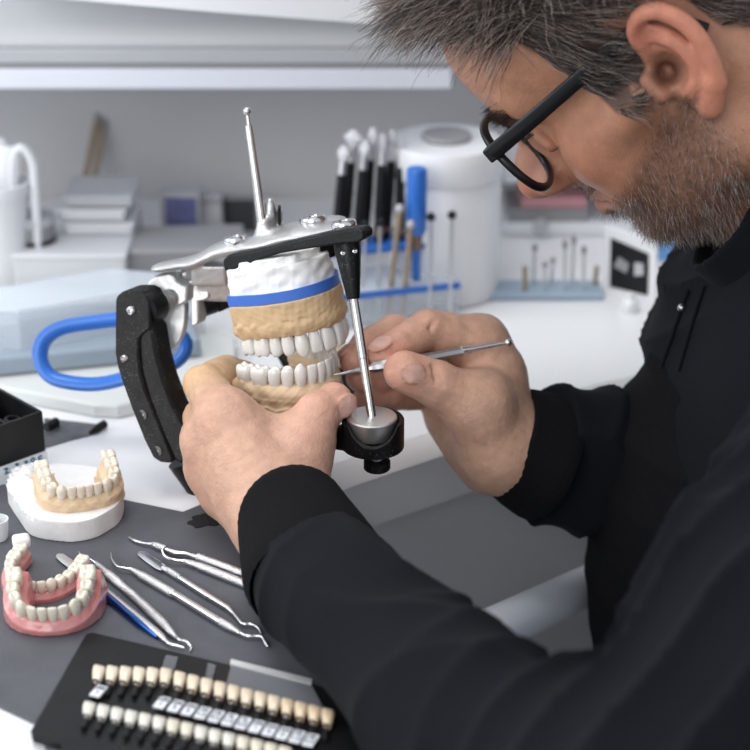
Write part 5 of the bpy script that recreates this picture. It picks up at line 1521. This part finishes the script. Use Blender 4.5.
def local_strands(name, idx, dirs, length, width, cols, **kw):
    roots = hv[idx] - hn[idx] * .0006
    o = strands(name, roots, dirs, length, width, cols, M_hair, None, **kw)
    co = np.empty(len(o.data.vertices) * 3, np.float32); o.data.vertices.foreach_get('co', co); co = co.reshape(-1, 3).astype(float)
    co = dfm(co) @ HR.T + HO - np.array(wloc(PERSON)); o.data.vertices.foreach_set('co', co.astype(np.float32).ravel()); o.data.update(); o.parent = PERSON
    return o
x, y, z = hv.T
# crown and sides: combed back and down over the head, in tufts
def tuftdir(idx, base, amp=.5):
    p = hv[idx]; ph = np.stack([np.sin(p[:, 0] * 190 + 5 * np.sin(p[:, 1] * 90)), np.sin(p[:, 1] * 210 + 4 * np.sin(p[:, 2] * 110)), np.sin(p[:, 2] * 170 + 5 * np.sin(p[:, 0] * 120))], 1)
    return base + ph * amp
m_side = hm * (z < .085) * (x < .068) * (1 + 2.5 * (z < .03) * (x > .0)) + 1e-12
i1 = pick(m_side * (1 + (y > 0)), 11000)
base = np.array([-.75, 0, -.55]) + hn[i1] * .42
L1 = np.interp(hv[i1][:, 2], [-.01, .03, .07, .1], [.013, .020, .034, .045]) * RNG.uniform(.7, 1.25, len(i1))
local_strands('side_hair', i1, tuftdir(i1, base, .28), L1, np.full(len(i1), .00022), haircols(len(i1), .55, .22), nseg=6, curl=.10, follow=skull_follow(.004))
m_top = hm * ((z > .06) & (x > -.08)) + 1e-12
i2 = pick(m_top * (1 + 1.6 * (x > .04)) * (1 + .6 * (y > 0)), 12000)
f = nsm(hv[i2][:, 0], .0, .07)[:, None]
base = np.array([.35, .25, .05]) * f * 1.6 + np.array([-.3, .5, -.1]) * (1 - f) + hn[i2] * .75
L2 = RNG.uniform(.024, .042, len(i2))
local_strands('top_hair', i2, tuftdir(i2, base, .5), L2, np.full(len(i2), .00026), haircols(len(i2), .35, .32), nseg=9, grav=.30, gdir=gl, curl=.24, follow=skull_follow(.005))
# fringe locks hanging free in front of the forehead
m_fr = hm * ((x > .050) & (z > .07)) + 1e-12
NL = 95
seeds = hv[pick(m_fr, NL)]; roots = []; dd_ = []; ll = []; cc = []
for s_ in seeds:
    m_ = 26; j = np.argsort(((hv - s_) ** 2).sum(1))[:220]; j = RNG.choice(j, m_)
    bd = np.array([.75, .18, .28]) + RNG.normal(size=3) * .28; l_ = RNG.uniform(.030, .056)
    roots.append(j); dd_.append(bd + RNG.normal(size=(m_, 3)) * .12); ll.append(l_ * RNG.uniform(.8, 1.1, m_)); cc.append(haircols(m_, .45, .28) * RNG.uniform(.8, 1.3))
roots = np.concatenate(roots); 
local_strands('fringe', roots, np.concatenate(dd_), np.concatenate(ll), np.full(len(roots), .00026), np.concatenate(cc), nseg=10, grav=.30, gdir=gl, curl=.26, follow=skull_follow(.003))
# beard stubble
bm_ = beardmask(hv) * (hn[:, 0] * 0 + 1)
i3 = pick(bm_ ** 1.5, 6500); p = hv[i3]
base = np.array([.15, 0, -.75]) + hn[i3] * .6
t = RNG.uniform(0, 1, (len(i3), 1)); cb = np.where(t < .42, np.array([.05, .032, .025]), np.where(t < .68, np.array([.14, .09, .065]), np.array([.42, .38, .35]))) * RNG.uniform(.7, 1.2, (len(i3), 1))
cb = np.where((np.abs(p[:, 2:3] + .031) < .009) & (p[:, 0:1] > .074) & (RNG.uniform(0, 1, (len(i3), 1)) < .8), np.array([[.05, .032, .025]]), cb)
Lb = np.interp(p[:, 2], [-.09, -.06, -.02, 0], [.0065, .0065, .0042, .003]) * RNG.uniform(.6, 1.2, len(i3))
local_strands('beard', i3, base + RNG.normal(size=(len(i3), 3)) * .25, Lb, np.full(len(i3), .00013), cb, nseg=3, curl=.12)
# eyebrows and lashes
bx = np.exp(-(((z - .0285 - (.045 - np.abs(y)) * .05) / .0038) ** 2)) * (np.abs(y) > .010) * (np.abs(y) < .046) * (x > .06)
i4 = pick(bx + 1e-15, 900); sg_ = np.sign(hv[i4][:, 1:2])
base = np.concatenate([np.full((len(i4), 1), .15), sg_ * .8, np.full((len(i4), 1), .25)], 1) + hn[i4] * .55
local_strands('eyebrow', i4, base + RNG.normal(size=(len(i4), 3)) * .15, RNG.uniform(.005, .009, len(i4)), np.full(len(i4), .00017), haircols(len(i4), .8, .05), nseg=4, curl=.06)
lx = np.exp(-(((z - .0135) / .0014) ** 2)) * (np.abs(np.abs(y) - .031) < .013) * (x > .084)
i5 = pick(lx + 1e-15, 160)
local_strands('eyelash', i5, np.array([.8, 0, -.25]) + hn[i5] * .3, RNG.uniform(.006, .009, len(i5)), np.full(len(i5), .00014), haircols(len(i5), 1, 0), nseg=4, grav=-.2, gdir=gl)

# ---------------- glasses
GL = empty('eyeglasses', V(HL((.09, 0, 0)).tolist()), 'black rimmed eyeglasses worn low on the man\'s nose', 'eyeglasses')
M_gl = mat('glasses_black', (.007, .007, .008), .3, spec=.35)
def hl(p): return V(HL(p).tolist())
lc0 = np.array([.0955, .0340, .0095])
for s in (1, -1):
    c = lc0 * np.array([1, s, 1]); 
    lat = np.array([.0, s * 1.0, 0]); lat /= np.linalg.norm(lat); dn = np.array([-.10, 0, -1.0]); dn /= np.linalg.norm(dn)
    ring = []
    for k in range(40):
        a = 2 * math.pi * k / 40; ca, sa = math.cos(a), math.sin(a); pw = 2.35
        ring.append(c + lat * math.copysign(abs(ca) ** (2 / pw), ca) * .0255 + dn * math.copysign(abs(sa) ** (2 / pw), sa) * .0225 * (1 + (.06 if sa < 0 else 0)))
    W = [hl(q) for q in ring]; W += [W[0], W[1]]
    rm = MB().tube(W, .0018, 12, caps=False, sx=1.3).build('rim', M_gl, GL)
    lens = [hl(q) for q in ring]
    MB().prism(lens, V((HR[:, 0] * .0012).tolist())).build('lens', mat('lens_glass', (.95, .97, 1), .02, alpha=.12, ior=1.5, spec=1), GL, angle=50)
    hg = c + lat * .0275 + dn * -.012
    e0 = np.array([.006, s * .0790, .026]); e1 = np.array([-.012, s * .077, .026]); e2 = np.array([-.026, s * .072, .004])
    tp = [hg + np.array([.001, s * .001, 0]), hg * .72 + e0 * .28 + np.array([0, s * .003, 0]), hg * .3 + e0 * .7 + np.array([0, s * .0015, 0]), e0, e1, e2]
    tp = spline(tp, 4)
    MB().tube([hl(q) for q in tp], list(np.interp(np.linspace(0, 1, len(tp)), [0, .1, .6, 1], [.0044, .0042, .0038, .0026])), 12, sx=.36, up=tuple(HR[:, 1])).build('temple', M_gl, GL)
    MB().box(hl(hg + np.array([.001, 0, 0])), (.0062, .0050, .0078), Matrix(HR.tolist())).build('end_piece', M_gl, GL, bevel=.001)
br = [lc0 * np.array([1, s_, 1]) + np.array([.003 + .004 * (1 - abs(s_)), 0, .008]) + np.array([0, -.021 * s_, 0]) for s_ in (1, .5, 0, -.5, -1)]
MB().tube([hl(q) for q in spline(br, 3)], .0021, 12).build('bridge', M_gl, GL)

# ---------------- clothing
def folds(X, Y, Z, a, b, amp=.004, freq=75, tw=3.0, ph=0):
    """wrinkles running round a limb between a and b"""
    a = np.array(a); b = np.array(b); ba = b - a; L = np.linalg.norm(ba); u_ = ba / L
    t = (X - a[0]) * u_[0] + (Y - a[1]) * u_[1] + (Z - a[2]) * u_[2]
    s1 = np.array([-u_[1], u_[0], 0]); s1 /= np.linalg.norm(s1) + 1e-9; s2 = np.cross(u_, s1)
    p = (X - a[0]) * s1[0] + (Y - a[1]) * s1[1]; q = (X - a[0]) * s2[0] + (Y - a[1]) * s2[1] + (Z - a[2]) * s2[2]
    w = 1 - 2 * np.abs(np.mod((t * freq + tw * np.sin(p * 26 + ph) + 1.4 * np.sin(q * 34 + ph * 2) + ph) / 6.283, 1) - .5) * 1.0
    m = .5 + .5 * np.sin(p * 21 + t * 13 + ph * 3)
    return amp * np.abs(w) ** 2.5 * np.sign(w + 1) * m
M_jacket = mat('jacket_cloth', (.0055, .006, .0085), .85, col2=(.0075, .0085, .0115), nscale=9, bump=.35, bscale=2200, bdist=.0003, sheen=.02, spec=.10)
M_knit = mat('knit_black', (.007, .007, .008), .9, bump=.9, bscale=900, bdist=.0008, sheen=.01, spec=.08)
M_seam = mat('seam_thread', (.02, .021, .026), .8)
h = .0032
jf = bodyfield(h, .016, (-.03, .52, .44), (.47, 1.24, 1.06))
jf.cap(ShL, ShL + (ElL - ShL) * .4, .056, .05, k=.03)
jf.cap(ShR, ElR, .070, .058, k=.03)
jf.warp(jf.lo, jf.lo + jf.h * jf.n, lambda X, Y, Z, A: (-folds(X, Y, Z, C7, (.27, .88, .5), .008, 170, 5, 1.0) - .006 * np.sin(X * 32 + Z * 14) * np.sin(Y * 27 - Z * 20 + 1)).astype(np.float32))
# neck opening
jf.cap(HL((-.040, 0, -.150)), HL((-.01, 0, -.06)), .050, .056, op='sub', k=.006)
jv, jq = jf.mesh(); mk('jacket', jv, jq, M_jacket, PERSON, angle=180); del jf
# stand collar, built in head space round the neck
cf = Field((-.14, -.09, -.20), (.10, .09, -.04), .0020)
def ring_(o):
    cf2 = Field(cf.lo, cf.lo + cf.h * (cf.n - 1), cf.h); cf2.n = cf.n; cf2.ax = cf.ax; cf2.F = np.full(cf.n, 1.0, np.float32)
    cf2.cap((-.060, 0, -.20), (-.022, 0, -.06), .070 + o, .064 + o); cf2.cap((-.008, 0, -.20), (.034, 0, -.06), .052 + o, .046 + o, k=.02); return cf2.F
o_, i_ = ring_(.002), ring_(-.002)
Xc, Yc, Zc = cf.ax[0][:, None, None], cf.ax[1][None, :, None], cf.ax[2][None, None, :]
cut = Zc + .45 * (Xc - .02) + .080 + .004 * np.sin(Xc * 60)
cf.F = np.maximum(np.maximum(o_, -i_), cut + 0 * Yc).astype(np.float32)
v, q = cf.mesh(); v = v @ HR.T + HO; mk('collar', v, q, M_jacket, PERSON, angle=180)
# knitted shirt showing in the jacket opening
uf = Field((.08, .72, .48), (.36, 1.06, .90), .003)
uf.ell((.238, .905, .70), (.113, .115, .15)); uf.cap((.235, .91, .76), (.24, .90, .60), .085, .10, k=.04)
uf.warp(uf.lo, uf.lo + uf.h * uf.n, lambda X, Y, Z, A: (-folds(X, Y, Z, np.array([.14, .9, .85]), np.array([.14, .9, .5]), .004, 190, 4, .4)).astype(np.float32))
uv_, uq_ = uf.mesh(); mk('knit_shirt', uv_, uq_, M_knit, PERSON, angle=180)
from mathutils.bvhtree import BVHTree
def surf_line(bvh, pix, lift=.0012, n=6):
    out = []
    for p in spline([np.array(p, float) for p in pix], n):
        h_ = bvh.ray_cast(CAM, ray(p[0], p[1]).normalized())
        if h_[0] is not None: out.append(h_[0] + h_[1].normalized() * (lift if h_[1].dot(ray(p[0], p[1])) < 0 else -lift))
    return out
jb = BVHTree.FromPolygons([tuple(v) for v in jv], [tuple(int(i) for i in f) for f in jq])
for nm, pix, r in (('placket_seam', [(690, 290), (676, 330), (662, 372), (656, 406), (640, 417), (628, 440), (627, 480), (630, 550), (634, 610)], .0011), ('pocket_edge', [(632, 470), (634, 482), (641, 500), (655, 513), (679, 527), (700, 536)], .0014), ('placket_seam', [(706, 286), (692, 330), (680, 372)], .0010)):
    L_ = surf_line(jb, pix)
    if len(L_) > 4: MB().tube(L_, r, 8).build(nm, M_jacket, PERSON)
L_ = surf_line(jb, [(684, 309), (685, 310)], .0015)
if L_: MB().sphere(L_[0], .0024).build('press_stud', mat('stud_metal', (.45, .43, .4), .35, metal=1), PERSON)
# sleeves at finer resolution
def sleeve(name, A, B, C, ra, rb, rc, lo, hi, h=.0022, seed=0, amp=.0055, cuffend=None):
    f = Field(lo, hi, h)
    f.cap(A, B, ra, rb, k=.02); f.cap(B, C, rb, rc, k=.03)
    f.warp(f.lo, f.lo + f.h * f.n, lambda X, Y, Z, D: (-folds(X, Y, Z, B, C, amp, 210, 3.2, seed) - folds(X, Y, Z, A, B, amp * .5, 150, 3.6, seed + 2) - .003 * np.sin(X * 40 + seed) * np.sin(Y * 45 + Z * 30)).astype(np.float32))
    # open end
    u_ = (C - B) / np.linalg.norm(C - B)
    f.fn(f.lo, f.lo + f.h * f.n, lambda X, Y, Z: ((X - C[0]) * u_[0] + (Y - C[1]) * u_[1] + (Z - C[2]) * u_[2]) - .002, op='int')
    v, q = f.mesh(); return mk(name, v, q, M_jacket, PERSON, angle=180)
sleeve('left_sleeve', ShL, ElL, cL, .060, .042, .0305, (-.09, .44, .70), (.36, .84, .98), seed=.7, amp=.009)
sleeve('right_sleeve', ShR, ElR, cR, .068, .056, .037, (.05, .88, .66), (.36, 1.17, 1.0), seed=2.2, amp=.005)
def cuff(name, A, B, ra, rb, squash=1.0):
    A = V(A.tolist()); B = V(B.tolist()); n = 72; u_, v_2, w_ = frame(B - A); vs = []; fs = []; L = (B - A).length
    prof = [(ra, 0), (ra * 1.03, .12), (ra * 1.0, .3), ((ra + rb) / 2, .6), (rb * 1.02, .9), (rb * 1.0, .985), (rb * .96, 1.0), (rb * .9, .97), (rb * .86, .5)]
    for r, t in prof:
        for k in range(n):
            a = 2 * math.pi * k / n; kk = 1 + .010 * (k % 2) + .03 * math.sin(2 * a + t * 3) + .02 * math.sin(3 * a + 1 + t * 4)
            vs.append(A + w_ * (t * L) + (u_ * math.cos(a) + v_2 * math.sin(a)) * r * kk)
    for i in range(len(prof) - 1):
        for k in range(n): k2 = (k + 1) % n; fs.append((i * n + k, i * n + k2, (i + 1) * n + k2, (i + 1) * n + k))
    return MB().add(vs, fs).build(name, M_knit, PERSON, angle=80)
cuff('left_cuff', npv(P(320, 584, .846)), npv(P(291, 515, .899)), .0325, .0285)
cuff('right_cuff', hp(552, 458, 1.013), hp(508, 441, 1.004), .0360, .0300)

# trousers, shoes and the stool he sits on
M_trs = mat('trouser_cloth', (.02, .022, .03), .85, bump=.3, bscale=1500, bdist=.0003, spec=.1)
tf = Field((-.02, .66, .0), (.50, 1.12, .60), .0045)
tf.ell((.32, .89, .50), (.12, .15, .085))
for yy in (.82, .95):
    tf.cap((.33, yy, .455), (.11, yy - .005, .36), .078, .056, k=.03)
    tf.cap((.11, yy - .005, .36), (.22, yy, .09), .054, .040, k=.02)
tf.warp(tf.lo, tf.lo + tf.h * tf.n, lambda X, Y, Z, A: (-folds(X, Y, Z, np.array([.1, .9, .4]), np.array([.2, .9, .1]), .005, 150, 3, .4)).astype(np.float32))
v, q = tf.mesh(); mk('trousers', v, q, M_trs, PERSON, angle=180)
for yy in (.82, .95):
    sf = Field((.05, yy - .07, -.005), (.31, yy + .07, .13), .003)
    sf.ell((.225, yy, .045), (.05, .038, .045)); sf.ell((.150, yy, .032), (.075, .040, .032), k=.03); sf.cap((.225, yy, .05), (.22, yy, .10), .036, .038, k=.01)
    sf.fn(sf.lo, sf.lo + sf.h * sf.n, lambda X, Y, Z: .001 - Z + 0 * X + 0 * Y, op='int')
    v, q = sf.mesh(); mk('shoe', v, q, M_black, PERSON, angle=180)
ST = empty('work_stool', (.35, .89, 0), 'low black work stool under the seated man', 'stool')
MB().lathe((.35, .89, .345), (0, 0, 1), [(.15, 0), (.17, .006), (.175, .022), (.165, .036), (.12, .042), (.0001, .043)], seg=48).build('seat', M_black, ST)
MB().cyl((.35, .89, .06), (.35, .89, .345), .025, .02).build('column', M_lgrey, ST)
for k in range(5):
    a_ = 2 * math.pi * k / 5 + .35; ex = (.35 + .23 * math.cos(a_), .89 + .23 * math.sin(a_))
    lg = MB().tube([(.35, .89, .08), (ex[0], ex[1], .055)], [.018, .012], 14).build('leg', M_lgrey, ST)
    MB().cyl((ex[0], ex[1] - .01, .025), (ex[0], ex[1] + .01, .025), .0245, seg=24).build('caster', M_black, lg)

# ---------------- carving tool held in the right hand
CT = empty('carving_instrument', P(420, 360, .97), 'slim steel carving instrument held in the man\'s right hand, tip at the lower teeth', 'dental tool')
p0, p1, p2, p3, p4 = P(334, 375, .952), P(368, 368.5, .957), P(388, 365, .958), P(462, 351, .968), P(508, 342.5, .972)
MB().tube([p0, p0.lerp(p1, .4), p1], [.0003, .0011, .0016], 14).build('working_tip', M_ins, CT)
MB().tube([p1, p1.lerp(p2, .3), p2, p2.lerp(p3, .02), p3.lerp(p2, .04), p3], [.0016, .0030, .0031, .0026, .0026, .003], 8).build('handle', mat('tool_dark_steel', (.42, .42, .43), .28, metal=1), CT, angle=25)
MB().tube([p3, p3.lerp(p4, .25), p4], [.0028, .0016, .0009], 14).build('end_shank', M_ins, CT)
MB().sphere(p4, .0021).build('ball_end', M_ins, CT)
